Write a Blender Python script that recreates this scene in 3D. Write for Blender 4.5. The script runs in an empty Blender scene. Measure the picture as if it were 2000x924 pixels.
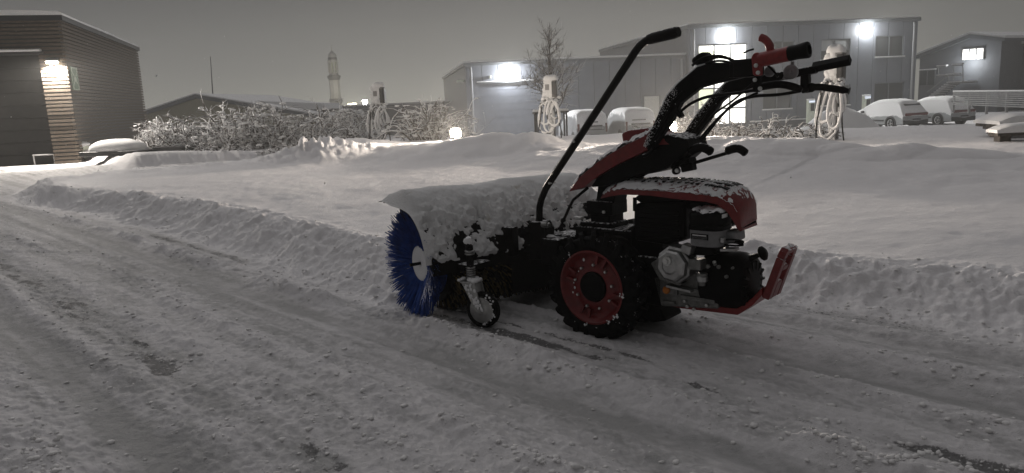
import bpy, math, random
import numpy as np
from mathutils import Vector, Matrix
from math import sin, cos, pi, radians, sqrt, atan2, exp
random.seed(7)
S = bpy.context.scene
# ------------------------------------------------------------------ camera
F, PITCH, ROLL, CAMH = 1450.0, radians(10.37), radians(2.58), 1.2
fw = Vector((0, cos(PITCH), -sin(PITCH)))
r0 = Vector((1, 0, 0)); u0 = Vector((0, sin(PITCH), cos(PITCH)))
rt = r0*cos(ROLL) - u0*sin(ROLL); up = r0*sin(ROLL) + u0*cos(ROLL)
CAM = Vector((0, 0, CAMH))
cd = bpy.data.cameras.new('camera'); cam = bpy.data.objects.new('camera', cd)
S.collection.objects.link(cam); S.camera = cam
cd.sensor_width = 36; cd.lens = 36*F/2000; cd.clip_start = .05; cd.clip_end = 2000
cam.matrix_world = Matrix.Translation(CAM) @ Matrix((rt, up, -fw)).transposed().to_4x4()
# ------------------------------------------------------------------ night sky (cloud lit by the town, raised overhead to light the snow) and exposure
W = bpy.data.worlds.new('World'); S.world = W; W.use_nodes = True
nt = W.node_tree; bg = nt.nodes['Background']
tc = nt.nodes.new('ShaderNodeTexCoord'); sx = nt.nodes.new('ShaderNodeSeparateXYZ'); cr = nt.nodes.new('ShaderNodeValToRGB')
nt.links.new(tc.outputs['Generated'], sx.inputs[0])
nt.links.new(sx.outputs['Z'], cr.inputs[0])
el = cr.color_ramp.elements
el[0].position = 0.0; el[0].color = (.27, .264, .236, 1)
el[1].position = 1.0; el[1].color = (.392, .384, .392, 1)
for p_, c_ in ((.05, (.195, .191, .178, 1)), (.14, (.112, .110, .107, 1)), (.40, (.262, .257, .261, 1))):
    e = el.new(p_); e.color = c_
# brighter low over the town ahead and to the left, darker behind
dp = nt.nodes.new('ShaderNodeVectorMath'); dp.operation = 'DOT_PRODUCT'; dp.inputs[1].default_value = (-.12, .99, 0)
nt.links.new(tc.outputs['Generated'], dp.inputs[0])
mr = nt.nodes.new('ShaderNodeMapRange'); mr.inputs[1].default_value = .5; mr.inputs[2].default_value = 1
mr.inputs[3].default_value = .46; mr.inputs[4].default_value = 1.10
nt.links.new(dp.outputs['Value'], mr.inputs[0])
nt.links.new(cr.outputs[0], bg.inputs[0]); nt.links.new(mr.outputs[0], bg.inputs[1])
sl_ = bpy.data.lights.new('sun', 'SUN'); sl_.energy = .50; sl_.angle = radians(70); sl_.color = (1, .975, .985)   # added soft fill for the snow, standing for cloud glow over the town
so = bpy.data.objects.new('sun', sl_); S.collection.objects.link(so)
so.rotation_euler = Vector((sin(radians(25))*cos(radians(40)), -cos(radians(25))*cos(radians(40)), -sin(radians(40)))).to_track_quat('-Z', 'Y').to_euler()
S.view_settings.view_transform = 'Standard'; S.view_settings.look = 'None'
S.view_settings.exposure = 0; S.view_settings.gamma = 1
S.render.engine = 'CYCLES'
cy = S.cycles
cy.use_denoising = True; cy.max_bounces = 5; cy.diffuse_bounces = 3; cy.glossy_bounces = 3; cy.transmission_bounces = 3
cy.volume_bounces = 0; cy.caustics_reflective = False; cy.caustics_refractive = False; cy.sample_clamp_indirect = 4
COL = S.collection
# ------------------------------------------------------------------ calibration helpers (photo pixel -> point on a known plane)
def ray(px, py): return fw + rt*((px-1000)/F) - up*((py-462)/F)
def G(px, py, z=0.0):
    d = ray(px, py); return CAM + d*((z-CAMH)/d.z)
def D(px, py, y):
    d = ray(px, py); return CAM + d*(y/d.y)
def plane_hit(px, py, P, n):
    d = ray(px, py); return CAM + d*((Vector(P)-CAM).dot(n)/d.dot(n))
# ------------------------------------------------------------------ noise
def _hash(ix, iy, seed):
    h = (ix.astype(np.int64)*374761393 + iy.astype(np.int64)*668265263 + seed*974711) & 0xffffffff
    h = ((h ^ (h >> 13))*1274126177) & 0xffffffff
    return ((h ^ (h >> 16)) & 0xffff)/65535.0
def vnoise(x, y, seed=0):
    x = np.asarray(x, float); y = np.asarray(y, float)
    ix = np.floor(x); iy = np.floor(y); fx = x-ix; fy = y-iy
    fx = fx*fx*fx*(fx*(fx*6-15)+10); fy = fy*fy*fy*(fy*(fy*6-15)+10)
    a = _hash(ix, iy, seed); b = _hash(ix+1, iy, seed); c = _hash(ix, iy+1, seed); d = _hash(ix+1, iy+1, seed)
    return (a+(b-a)*fx)*(1-fy) + (c+(d-c)*fx)*fy
def fbm(x, y, seed=0, octv=4, gain=.5):
    s = 0; a = 1; t = 0
    for o in range(octv):
        s = s + a*(vnoise(x*2**o+17.3*o, y*2**o-9.1*o, seed+o)*2-1); t += a; a *= gain
    return s/t
def sstep(a, b, x):
    t = np.clip((x-a)/(b-a), 0, 1); return t*t*(3-2*t)
def seg_dist(x, y, pts):
    best = np.full(np.shape(x), 1e9); along = np.zeros(np.shape(x)); acc = 0
    for (ax, ay), (bx, by) in zip(pts[:-1], pts[1:]):
        dx, dy = bx-ax, by-ay; L2 = dx*dx+dy*dy; L = sqrt(L2)
        t = np.clip(((x-ax)*dx+(y-ay)*dy)/L2, 0, 1)
        d = np.hypot(x-ax-t*dx, y-ay-t*dy)
        m = d < best; best = np.where(m, d, best); along = np.where(m, acc+t*L, along); acc += L
    return best, along/acc
def inside(x, y, poly):
    r = np.zeros(np.shape(x), bool); n = len(poly)
    for i in range(n):
        (ax, ay), (bx, by) = poly[i], poly[(i+1) % n]
        c = ((ay > y) != (by > y)); 
        if by != ay:
            r ^= c & (x < (bx-ax)*(y-ay)/(by-ay)+ax)
    return r
# ------------------------------------------------------------------ terrain
def gp(px, py, z): p = G(px, py, z); return (p.x, p.y)
CLEARED = [(9, -4.6), (2.31, 3.25), (1.68, 3.96), (1.02, 4.68), (.62, 5.02), (-.78, 4.42), (-2.97, 7.08), (-5.2, 9.35),
           gp(45, 397, 0), gp(22, 378, .05), gp(60, 362, .08), gp(200, 346, .08), gp(400, 331, .08), gp(545, 318, .08),
           gp(600, 306, .1), gp(420, 316, .1), gp(240, 332, .05), (-12.2, 21.6), (-15, 22.4), (-60, 22), (-60, -30), (9, -30)]
RIDGE = [gp(45, 372, .15), gp(120, 356, .15), gp(260, 344, .15), gp(420, 331, .15), gp(540, 320, .15)]
BANK = [gp(560, 309, .25), gp(650, 292, .38), gp(780, 273, .5), gp(930, 274, .5), gp(1080, 272, .5), gp(1230, 274, .5), gp(1340, 274, .5),
        gp(1480, 272, .52), gp(1640, 271, .52), gp(1800, 276, .5), gp(2000, 292, .45), gp(2300, 330, .4)]
MOUND = gp(590, 306, .3)
MOUND2 = gp(2050, 420, .3)
PILLOWS = [(gp(935, 284, .42), .75, .10), (gp(1010, 282, .42), .8, .08), (gp(1560, 296, .36), 1.0, .16), (gp(1710, 300, .36), .7, .13), (gp(1850, 296, .36), .8, .15), (gp(960, 288, .4), 1.3, .14),
           (gp(1090, 286, .4), 1.0, .12), (gp(700, 283, .4), 1.4, .1), (gp(1400, 285, .4), .9, .08)]
NOTCH = [(gp(838, 284, .35), .9, .17), (gp(1165, 290, .35), .9, .15)]
DIR = (-.69, .724)                                   # direction of the swept lane
MO = Vector((.56, 3.76, 0))                          # sweeper origin
DENS = {}
def height(x, y, full=False):
    x = np.asarray(x, float); y = np.asarray(y, float)
    ua = x*DIR[0]+y*DIR[1]; va = x*DIR[1]-y*DIR[0]   # along and across the lane
    r = np.hypot(x, y)
    wob = .07*fbm(x*1.6, y*1.6, 3, 3) + .05*fbm(x*5.5, y*5.5, 9, 3)
    d, _ = seg_dist(x, y, CLEARED+[CLEARED[0]]); d = np.where(inside(x, y, CLEARED), -d, d) + wob
    fld = sstep(-.05, .52, d)
    lump = fbm(x*5, y*5, 21, 3); l2 = fbm(x*13, y*13, 22, 3); l3 = fbm(x*34, y*34, 23, 2)
    edge = np.exp(-((d-.40)/.20)**2); foot = np.exp(-((d-.05)/.16)**2)
    snow = .215 - .095*sstep(.9, 2.3, x)*sstep(10, 5, y) + .025*fbm(x*.5, y*.5, 31, 3) + .010*fbm(x*2.2, y*2.2, 32, 3) + .0035*fbm(x*9, y*4.5, 33, 3)
    h = fld*snow + edge*(.010+.050*np.maximum(lump, -.1)+.026*l2+.018*l3) + foot*(.035*np.maximum(l2, 0)+.02*lump+.015*np.maximum(l3, 0)) + fld*(1-fld)*4*(.012*lump+.006*l2+.011*l3)
    # plateau, bank, slope to the yard of the halls
    bd, ba = seg_dist(x, y, BANK)
    bs = np.where(va*0 + ((x-BANK[3][0])*(BANK[8][1]-BANK[3][1]) - (y-BANK[3][1])*(BANK[8][0]-BANK[3][0])) < 0, 1, -1)  # +1 beyond the bank
    nb = fbm(x*.7, y*.7, 41, 3)
    hb = (.27 + .05*nb)*(1-.55*sstep(.62, .80, ba))
    wdt = np.where(bs > 0, 1.3, 1.45)*(1+.25*nb)
    bank = hb*np.exp(-(bd/wdt)**2)*sstep(0, .08, ba)
    h = h + bank + bank*(.16*fbm(x*1.9, y*1.9, 45, 3) + .10*np.abs(fbm(x*4.5, y*4.5, 46, 3))) + np.where((bs > 0) & (ba > .01), .06*sstep(0, 2, bd), 0)
    for (cx, cy_), rad, a in PILLOWS:
        q = np.hypot(x-cx, (y-cy_)*1.3)/rad
        h = h + .6*a*np.clip(1-q*q, 0, 1)**.75
    for (cx, cy_), rad, a in NOTCH:
        h = h - a*np.exp(-(np.hypot(x-cx, y-cy_)/rad)**2)
    rd, ra = seg_dist(x, y, RIDGE)
    h = h + np.exp(-(rd/.28)**2)*(.03+.05*lump)*sstep(0, .25, ra)
    q = np.hypot(x-MOUND[0], (y-MOUND[1])); h = h + np.exp(-(q/.75)**2)*(.24+.18*lump+.12*l2+.05*l3)
    q = np.hypot(x-MOUND2[0], (y-MOUND2[1])*.6); h = h + .12*np.exp(-(q/1.3)**2)
    s = (x+4)*.359 + (y-27)*.933
    h = h - .34*sstep(-6.5, -.5, s) - 1.35*sstep(0, 9, s) + np.exp(-(s/1.2)**2)*.05*(1+fbm(x*.6, y*.6, 51, 2))
    # snow heaped against the garage
    gx = gp(260, 318, .2); h = h + .16*np.exp(-(((x-gx[0])/2.6)**2+((y-gx[1]-.9)/1.1)**2))
    # the swept lane: ruts, crumbs, bare patches
    tr = 1-sstep(-.25, .02, d)
    near = sstep(16, 6, r)
    prof = fbm(va*1.5, ua*.10, 61, 3)
    def band(c_, w_, a_, wv=.04): return a_*np.exp(-((va-c_-wv*fbm(ua*.4, ua*0+c_*9, 62, 2))/w_)**2)
    rut = band(3.08, .12, 1.0) + band(2.08, .10, .8) + band(.76, .13, .8) + band(1.85, .05, .4) + band(3.55, .06, .5)
    dark = (band(2.52, .055, 1.1) + band(3.83, .045, 1.1, .06) + band(1.12, .10, .82)*sstep(1.4, 2.4, ua) + band(2.66, .03, .7))*sstep(-.45, .25, fbm(ua*1.3, va*3, 67, 3))
    crumb = np.maximum(fbm(va*9, ua*5, 71, 4), -.1); fine = fbm(va*34, ua*22, 72, 3); f2 = fbm(va*62, ua*45, 78, 2)
    mask = np.clip(1-rut, .12, 1)
    c2 = sstep(-.10, .25, fbm(va*3.4, ua*.7, 73, 3))
    ridge = 0
    for c_, w_, a_ in ((2.31, .065, 1.35), (2.90, .06, .7), (1.60, .06, .8), (3.30, .06, .6), (.45, .09, .8), (1.34, .06, .6), (.98, .04, .5), (3.68, .05, .6)):
        ridge = ridge + band(c_, w_, a_, .05)*sstep(-.55, .1, fbm(ua*1.1, va*0+c_*5, 76, 2))
    ridge = ridge*(.6+.7*np.clip(fbm(va*16, ua*11, 77, 3)+.3, 0, 1))
    h = h + tr*near*(.040*ridge + .020*prof - .034*rut - .012*np.clip(dark, 0, 1) + mask*(1-.6*np.clip(dark, 0, 1))*((.2+.8*c2)*(.014*crumb+.009*fine) + .008*np.maximum(f2, 0)) + .002*fine + .012)
    if not full: return h
    p3 = fbm(va*6, ua*1.3, 81, 4); p4 = fbm(va*22, ua*10, 82, 3)
    patch = tr*np.clip(sstep(.30, 1.05, 1.0*dark + .40*p3*np.clip(dark*2, .25, 1) + .75*p4*np.clip(dark*2, .2, 1) - .2*ridge), 0, 1)
    cm = .9*fbm(va*17, ua*1.1, 94, 3) + .55*fbm(va*9, ua*2.2, 91, 4) + .65*fbm(va*30, ua*14, 92, 3) + .55*prof
    dirty = tr*np.clip(.36 + .55*rut + .5*dark - .60*cm - .8*ridge - .3*crumb - .5*mask*np.maximum(f2, -.3), 0, 1)
    DENS['d'] = tr*(.10 + 1.1*np.clip(ridge, 0, 1.3) + .5*mask*c2*np.clip(crumb+.2, 0, 1) + .4*np.clip(dark, 0, 1))*(1-.7*np.clip(rut, 0, 1)) + .9*np.exp(-((d-.0)/.12)**2) + .5*np.exp(-((d-.45)/.15)**2) + 1.2*np.exp(-((np.hypot(x-MOUND[0], y-MOUND[1]))/.8)**2)
    return h, patch, dirty, tr
def on_ground(px, py, ymax=60):
    d = ray(px, py); ys = np.linspace(2, ymax, 3000); P = np.array(CAM)[None, :] + np.array(d)[None, :]*(ys/d.y)[:, None]
    k = np.argmax(P[:, 2] < height(P[:, 0], P[:, 1])); k = k if k else -1
    return Vector(P[k])
def hz(x, y): return float(height(np.array([x]), np.array([y]))[0])
def spline(a, b, ratio):
    r = [a]
    while r[-1] < b: r.append(r[-1]*(1+ratio))
    return r
radii = spline(1.25, 12, .0036) ; radii += spline(radii[-1]*1.009, 122, .011)
az = list(np.linspace(-47, 47, 770)) + list(np.linspace(47, 313, 70)[1:-1])
R_, A_ = np.meshgrid(np.array(radii), np.radians(np.array(az)), indexing='ij')
X = (R_*np.sin(A_)).ravel(); Y = (R_*np.cos(A_)).ravel()
Z, PATCH, DIRT, LANE = height(X, Y, True)
nr, na = R_.shape
i = np.arange(nr-1)[:, None]*na; j = np.arange(na)[None, :]; j2 = (j+1) % na
quads = np.stack([i+j, i+na+j, i+na+j2, i+j2], -1).reshape(-1, 4)[:, ::-1]
# ------------------------------------------------------------------ materials
def mat(name): 
    m = bpy.data.materials.new(name); m.use_nodes = True
    return m, m.node_tree, m.node_tree.nodes['Principled BSDF']
def N(t, kind, **kw):
    n = t.nodes.new('ShaderNode'+kind)
    for k, v in kw.items(): setattr(n, k, v)
    return n
def ramp(t, src, stops):
    r = N(t, 'ValToRGB'); t.links.new(src, r.inputs[0]); e = r.color_ramp.elements
    e[0].position, e[1].position = stops[0][0], stops[-1][0]
    def c(v): return (v, v, v, 1) if not isinstance(v, tuple) else (*v, 1)
    e[0].color, e[1].color = c(stops[0][1]), c(stops[-1][1])
    for p_, v in stops[1:-1]: q = e.new(p_); q.color = c(v)
    return r.outputs[0]
def noise(t, scale, detail=4, rough=.55, vec=None, mapscale=None):
    n = N(t, 'TexNoise'); n.inputs['Scale'].default_value = scale; n.inputs['Detail'].default_value = detail; n.inputs['Roughness'].default_value = rough
    c = N(t, 'TexCoord')
    if mapscale:
        mp = N(t, 'Mapping'); mp.inputs['Scale'].default_value = mapscale; t.links.new(c.outputs['Object'], mp.inputs[0]); t.links.new(mp.outputs[0], n.inputs['Vector'])
    else: t.links.new(c.outputs['Object'], n.inputs['Vector'])
    return n.outputs[0]
def bump(t, b, src, strength, dist=.01):
    n = N(t, 'Bump'); n.inputs['Strength'].default_value = strength; n.inputs['Distance'].default_value = dist
    t.links.new(src, n.inputs['Height']); t.links.new(n.outputs[0], b.inputs['Normal'])
def mixc(t, f, a, b):
    m = N(t, 'Mix', data_type='RGBA'); 
    for k, v in ((0, f), (6, a), (7, b)):
        if isinstance(v, (int, float)): m.inputs[k].default_value = v
        elif isinstance(v, tuple): m.inputs[k].default_value = (*v, 1)
        else: t.links.new(v, m.inputs[k])
    return m.outputs[2]
def math_(t, op, a, b=0.0):
    m = N(t, 'Math', operation=op)
    for k, v in ((0, a), (1, b)):
        if isinstance(v, (int, float)): m.inputs[k].default_value = v
        else: t.links.new(v, m.inputs[k])
    return m.outputs[0]
def plain(name, col, rough=.5, metal=0, var=.25, scale=30, bmp=0, snow=0, snow_scale=45, lo=.25, dark=None):
    """base colour with grain; snow > 0 lays a crust of snow crystals on faces that look up"""
    m, t, b = mat(name)
    n1 = noise(t, scale, 5)
    c = mixc(t, ramp(t, n1, [(.3, 0.), (.7, 1.)]), tuple(v*(1-var) for v in col), tuple(min(1, v*(1+var)) for v in col))
    b.inputs['Metallic'].default_value = metal; b.inputs['Roughness'].default_value = rough
    if snow:
        g = N(t, 'NewGeometry'); s_ = N(t, 'SeparateXYZ'); t.links.new(g.outputs['Normal'], s_.inputs[0])
        upm = ramp(t, s_.outputs['Z'], [(lo, 0.), (min(1, lo+.6), 1.)])
        sp = ramp(t, math_(t, 'ADD', noise(t, snow_scale, 6, .7), math_(t, 'MULTIPLY', upm, snow)), [(.88, 0.), (.97, 1.)])
        f = math_(t, 'MULTIPLY', sp, ramp(t, s_.outputs['Z'], [(lo-.1, 0.), (lo+.1, 1.)]))
        c = mixc(t, f, c, (.84, .84, .845))
        rr = math_(t, 'ADD', math_(t, 'MULTIPLY', f, .9-rough), rough); t.links.new(rr, b.inputs['Roughness'])
        mm = math_(t, 'MULTIPLY', math_(t, 'SUBTRACT', 1., f), metal); t.links.new(mm, b.inputs['Metallic'])
        bump(t, b, math_(t, 'ADD', sp, n1), .5, .003)
    elif bmp: bump(t, b, n1, bmp, .004)
    t.links.new(c, b.inputs['Base Color'])
    if name == 'blue_bristle': b.inputs['Specular IOR Level'].default_value = .12
    if max(col) < .015: b.inputs['Specular IOR Level'].default_value = .07
    return m
def emit(name, col, s):
    m, t, b = mat(name); b.inputs['Base Color'].default_value = (*col, 1); b.inputs['Emission Color'].default_value = (*col, 1); b.inputs['Emission Strength'].default_value = s
    return m
def snow_mat(name, col=(.80, .80, .80), sc=60, strength=.5, dist=.006):
    m, t, b = mat(name); n1 = noise(t, sc, 6, .65); n2 = noise(t, sc/9, 4)
    t.links.new(mixc(t, n2, tuple(v*.93 for v in col), tuple(min(1, v*1.05) for v in col)), b.inputs['Base Color'])
    b.inputs['Roughness'].default_value = .75; b.inputs['Specular IOR Level'].default_value = .25
    bump(t, b, math_(t, 'ADD', n1, math_(t, 'MULTIPLY', n2, 1.5)), strength, dist); return m
M = {}
M['snow'] = snow_mat('fresh_snow')
M['snow_far'] = snow_mat('fresh_snow_far', sc=8, strength=.4, dist=.03)
m, t, b = mat('snowy_ground')
at = N(t, 'Attribute', attribute_name='patch'); ad = N(t, 'Attribute', attribute_name='dirt')
nA = noise(t, 55, 6, .7); nB = noise(t, 6, 5, .6); nC = noise(t, 220, 4, .7)
al = N(t, 'Attribute', attribute_name='lane')
fresh = mixc(t, al.outputs['Fac'], mixc(t, nB, (.81, .795, .80), (.87, .855, .86)), mixc(t, nB, (.64, .625, .63), (.74, .725, .73)))
dirty = mixc(t, nA, (.32, .32, .32), (.46, .455, .45))
c1 = mixc(t, ad.outputs['Fac'], fresh, dirty)
nD = noise(t, 70, 5, .75)
asp = mixc(t, nD, (.035, .035, .036), (.15, .148, .145))
pf = ramp(t, math_(t, 'ADD', math_(t, 'MULTIPLY', at.outputs['Fac'], .8), math_(t, 'MULTIPLY', math_(t, 'SUBTRACT', nD, .5), 2.2)), [(.44, 0.), (.72, 1.)])
c2 = mixc(t, math_(t, 'MULTIPLY', pf, .85), c1, asp)
t.links.new(c2, b.inputs['Base Color']); b.inputs['Roughness'].default_value = .7; b.inputs['Specular IOR Level'].default_value = .25
nE = noise(t, 13, 5, .7, mapscale=(.6, 1.2, 1))
bump(t, b, math_(t, 'ADD', math_(t, 'MULTIPLY', nE, 1.5), math_(t, 'ADD', math_(t, 'MULTIPLY', nA, .8), math_(t, 'MULTIPLY', nC, .35))), .6, .016); M['ground'] = m
M['black'] = plain('black_paint', (.003, .003, .0033), .45, 0, .3, 60, snow=.42, snow_scale=55, lo=.35)
M['blackclean'] = plain('black_plastic', (.004, .004, .004), .42, 0, .3, 80, .15)
M['rubber'] = plain('rubber', (.006, .006, .006), .75, 0, .35, 45, .5, snow=.30, snow_scale=16, lo=-.2)
M['red'] = plain('red_paint', (.16, .010, .010), .34, 0, .2, 30, .1, snow=.46, snow_scale=70, lo=.30)
M['redclean'] = plain('red_paint_clean', (.21, .013, .012), .36, 0, .2, 40, .1)
M['redsnow'] = plain('snow_speckled_red', (.16, .010, .010), .36, 0, .2, 30, .1, snow=.40, snow_scale=60, lo=-.25)
M['redrim'] = plain('red_rim_paint', (.15, .010, .010), .40, 0, .3, 25, .15)
M['steel'] = plain('galvanised_steel', (.42, .42, .41), .38, .9, .25, 25, .1)
M['alu'] = plain('cast_aluminium', (.20, .20, .19), .5, .75, .3, 40, .4)
M['zinc'] = plain('zinc_bolt', (.6, .6, .58), .3, .9, .1)
M['greyplastic'] = plain('grey_plastic', (.20, .20, .20), .5, 0, .15, 40, .1)
M['orange'] = plain('orange_plastic', (.55, .17, .015), .45)
M['white'] = plain('white_print', (.7, .7, .68), .6, 0, .05)
M['blue'] = plain('blue_bristle', (.022, .066, .28), .45, 0, .4, 25)
M['bristle_brown'] = plain('worn_bristle', (.15, .105, .03), .7, 0, .7, 12)
m, t, b = mat('dirty_snow'); n1 = noise(t, 9, 5, .65); n2 = noise(t, 75, 6, .7)
t.links.new(mixc(t, ramp(t, n1, [(.60, 0.), (.80, 1.)]), (.76, .76, .755), (.44, .40, .31)), b.inputs['Base Color']); b.inputs['Roughness'].default_value = .85
bump(t, b, n2, .9, .012); M['dirty_snow'] = m
M['wood'] = plain('weathered_board', (.105, .075, .048), .8, 0, .45, 9, .6)
m, t, b = mat('weathered_cladding'); n1 = noise(t, 7, 6, .65, mapscale=(1, 1, 9)); n2 = noise(t, 1.1, 4)
t.links.new(mixc(t, ramp(t, n1, [(.3, 0.), (.7, 1.)]), (.045, .034, .024), (.125, .098, .072)), b.inputs['Base Color']); b.inputs['Roughness'].default_value = .8
bump(t, b, n1, .6, .01); M['clad'] = m
M['doordark'] = plain('dark_gate', (.012, .012, .012), .55, 0, .3, 6, .1)
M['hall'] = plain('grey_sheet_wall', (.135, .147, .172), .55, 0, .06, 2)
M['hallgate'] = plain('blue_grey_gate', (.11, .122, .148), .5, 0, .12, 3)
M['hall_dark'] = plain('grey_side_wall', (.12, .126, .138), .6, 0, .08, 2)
M['trim'] = plain('roof_trim', (.10, .11, .12), .5, 0, .1, 5)
M['pipe'] = plain('zinc_pipe', (.36, .37, .39), .45, .5, .1)
M['doorlight'] = plain('cream_door', (.58, .58, .54), .5, 0, .05)
M['frame'] = plain('window_frame', (.12, .13, .14), .5, 0, .1)
m, t, b = mat('dark_glass'); b.inputs['Base Color'].default_value = (.05, .055, .06, 1); b.inputs['Roughness'].default_value = .08; M['glass'] = m
M['blind'] = plain('window_blind', (.22, .23, .24), .6, 0, .1, 5)
M['lit'] = emit('lit_room', (1, .98, .90), 2.2)
M['lit2'] = emit('lit_room_dim', (.95, 1, .72), .85)
M['lamp'] = emit('lamp_glass_cool', (1, 1, .98), 60)
M['lampwarm'] = emit('lamp_glass_warm', (1, .86, .66), 40)
M['street'] = emit('street_lamp_glass', (1, .88, .55), 9)
M['blueglow'] = emit('blue_display', (.75, .82, 1), 1.0)
M['plaster'] = plain('white_plaster', (.42, .42, .42), .8, 0, .08, 1)
M['plasterdark'] = plain('grey_plaster', (.16, .16, .165), .8, 0, .1, 1)
M['beige'] = plain('beige_sheet', (.30, .28, .20), .7, 0, .08, 1)
M['twig'] = plain('snowy_twig', (.055, .045, .036), .85, 0, .3, 20, snow=1.5, snow_scale=7, lo=-.85)
M['bark'] = plain('bare_bark', (.085, .075, .065), .85, 0, .3, 20, snow=1.0, snow_scale=9, lo=-.45)
M['table'] = plain('dark_timber', (.045, .038, .032), .8, 0, .4, 12, .5)
M['carpaint'] = plain('silver_paint', (.30, .31, .32), .35, .3, .1, 3, snow=.75, snow_scale=2.5, lo=-.45)
M['cardark'] = plain('dark_trim', (.02, .021, .023), .5, 0, .2, 8)
M['redlens'] = plain('red_lens', (.10, .01, .01), .2)
M['signgreen'] = plain('sign_green', (.085, .15, .085), .5, 0, .1)
M['signmark'] = plain('sign_mark', (.33, .38, .30), .5, 0, .05)
M['signwhite'] = plain('sign_white', (.62, .66, .56), .5, 0, .05)
M['cable'] = plain('snowy_cable', (.02, .02, .02), .6, 0, .2, 20, snow=.9, snow_scale=6, lo=-.35)
M['rail'] = plain('fence_rail', (.26, .26, .26), .7, 0, .2, 4)
# ------------------------------------------------------------------ object helpers
def tag(o, label=None, cat=None, group=None, kind=None):
    if label: o['label'] = label
    if cat: o['category'] = cat
    if group: o['group'] = group
    if kind: o['kind'] = kind
    return o
def empty(name, loc, rz=0.0, label=None, cat=None, group=None):
    o = bpy.data.objects.new(name, None); COL.objects.link(o); o.location = loc; o.rotation_euler = (0, 0, rz)
    o.empty_display_size = .2
    return tag(o, label, cat, group)
def link(name, me, parent=None, loc=None):
    o = bpy.data.objects.new(name, me); COL.objects.link(o)
    if parent: o.parent = parent
    if loc is not None: o.location = loc
    return o
def copy_tree(o, parent=None):
    c = o.copy(); COL.objects.link(c)
    if parent: c.parent = parent
    for ch in list(o.children): copy_tree(ch, c)
    return c
class MB:
    def __init__(s): s.v = []; s.f = []
    def add(s, vs, fs):
        o = len(s.v); s.v += [tuple(v) for v in vs]; s.f += [tuple(i+o for i in f) for f in fs]; return s
    def box(s, c, d, rz=0.0, ry=0.0, rx=0.0, taper=1.0):
        R = Matrix.Rotation(rz, 3, 'Z') @ Matrix.Rotation(ry, 3, 'Y') @ Matrix.Rotation(rx, 3, 'X')
        vs = []
        for k in (-1, 1):
            q = taper if k > 0 else 1
            for a, b_ in ((-1, -1), (1, -1), (1, 1), (-1, 1)): vs.append(Vector(c) + R @ Vector((a*d[0]/2*q, b_*d[1]/2*q, k*d[2]/2)))
        return s.add(vs, [(3, 2, 1, 0), (4, 5, 6, 7), (0, 1, 5, 4), (1, 2, 6, 5), (2, 3, 7, 6), (3, 0, 4, 7)])
    def tube(s, pts, r, n=10, cap=True, flat=None):
        pts = [Vector(p) for p in pts]; rs = r if isinstance(r, (list, tuple)) else [r]*len(pts)
        rings = []; ref = None
        for k, p in enumerate(pts):
            a = pts[max(0, k-1)]; b_ = pts[min(len(pts)-1, k+1)]; t_ = (b_-a)
            if t_.length < 1e-9: t_ = Vector((0, 0, 1))
            t_.normalize()
            if ref is None:
                ref = Vector((0, 0, 1)) if abs(t_.z) < .9 else Vector((1, 0, 0))
            u = ref - t_*ref.dot(t_)
            if u.length < 1e-6: u = t_.orthogonal()
            u.normalize(); w = t_.cross(u); ref = u
            rings.append([p + (u*cos(2*pi*q/n) + w*sin(2*pi*q/n)*(flat or 1))*rs[k] for q in range(n)])
        return s.loft(rings, cap)
    def loft(s, rings, cap=True, closed=True):
        n = len(rings[0]); vs = [v for r_ in rings for v in r_]; fs = []
        for k in range(len(rings)-1):
            for q in range(n if closed else n-1):
                q2 = (q+1) % n; fs.append((k*n+q, k*n+q2, (k+1)*n+q2, (k+1)*n+q))
        if cap and closed: fs.append(tuple(range(n-1, -1, -1))); fs.append(tuple((len(rings)-1)*n+q for q in range(n)))
        return s.add(vs, fs)
    def lathe(s, prof, origin=(0, 0, 0), axis=(0, 0, 1), n=24, cap=True):
        a = Vector(axis).normalized(); u = a.orthogonal().normalized(); w = a.cross(u); o = Vector(origin)
        return s.loft([[o + a*h + (u*cos(2*pi*q/n)+w*sin(2*pi*q/n))*max(r, 1e-4) for q in range(n)] for r, h in prof], cap)
    def prism(s, poly, a, b_, mp):
        """poly: 2D outline; mp(u, v, depth) -> point; from depth a to b_"""
        n = len(poly)
        return s.loft([[mp(u, v, a) for u, v in poly], [mp(u, v, b_) for u, v in poly]])
    def ball(s, c, r, n=8, sc=(1, 1, 1)):
        c = Vector(c); rings = []
        for k in range(n+1):
            th = pi*k/n; rr = max(sin(th), 1e-3)
            rings.append([c + Vector((r*rr*cos(2*pi*q/(2*n))*sc[0], r*rr*sin(2*pi*q/(2*n))*sc[1], -r*cos(th)*sc[2])) for q in range(2*n)])
        return s.loft(rings)
    def mesh(s, name, m, smooth=False):
        me = bpy.data.meshes.new(name); me.from_pydata([tuple(v) for v in s.v], [], s.f)
        me.materials.append(M[m] if isinstance(m, str) else m)
        import bmesh
        bm = bmesh.new(); bm.from_mesh(me); bmesh.ops.recalc_face_normals(bm, faces=bm.faces); bm.to_mesh(me); bm.free()
        if smooth: me.polygons.foreach_set('use_smooth', [True]*len(me.polygons)); 
        me.update(); return me
    def build(s, name, m, parent=None, smooth=False, bevel=0, loc=None, seg=2):
        o = link(name, s.mesh(name, m, smooth), parent, loc)
        if smooth and not bevel:
            try: o.data.set_sharp_from_angle(angle=radians(42))
            except Exception: pass
        if bevel:
            b_ = o.modifiers.new('bevel', 'BEVEL'); b_.width = bevel; b_.segments = seg; b_.limit_method = 'ANGLE'; b_.angle_limit = radians(35)
        return o
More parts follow.
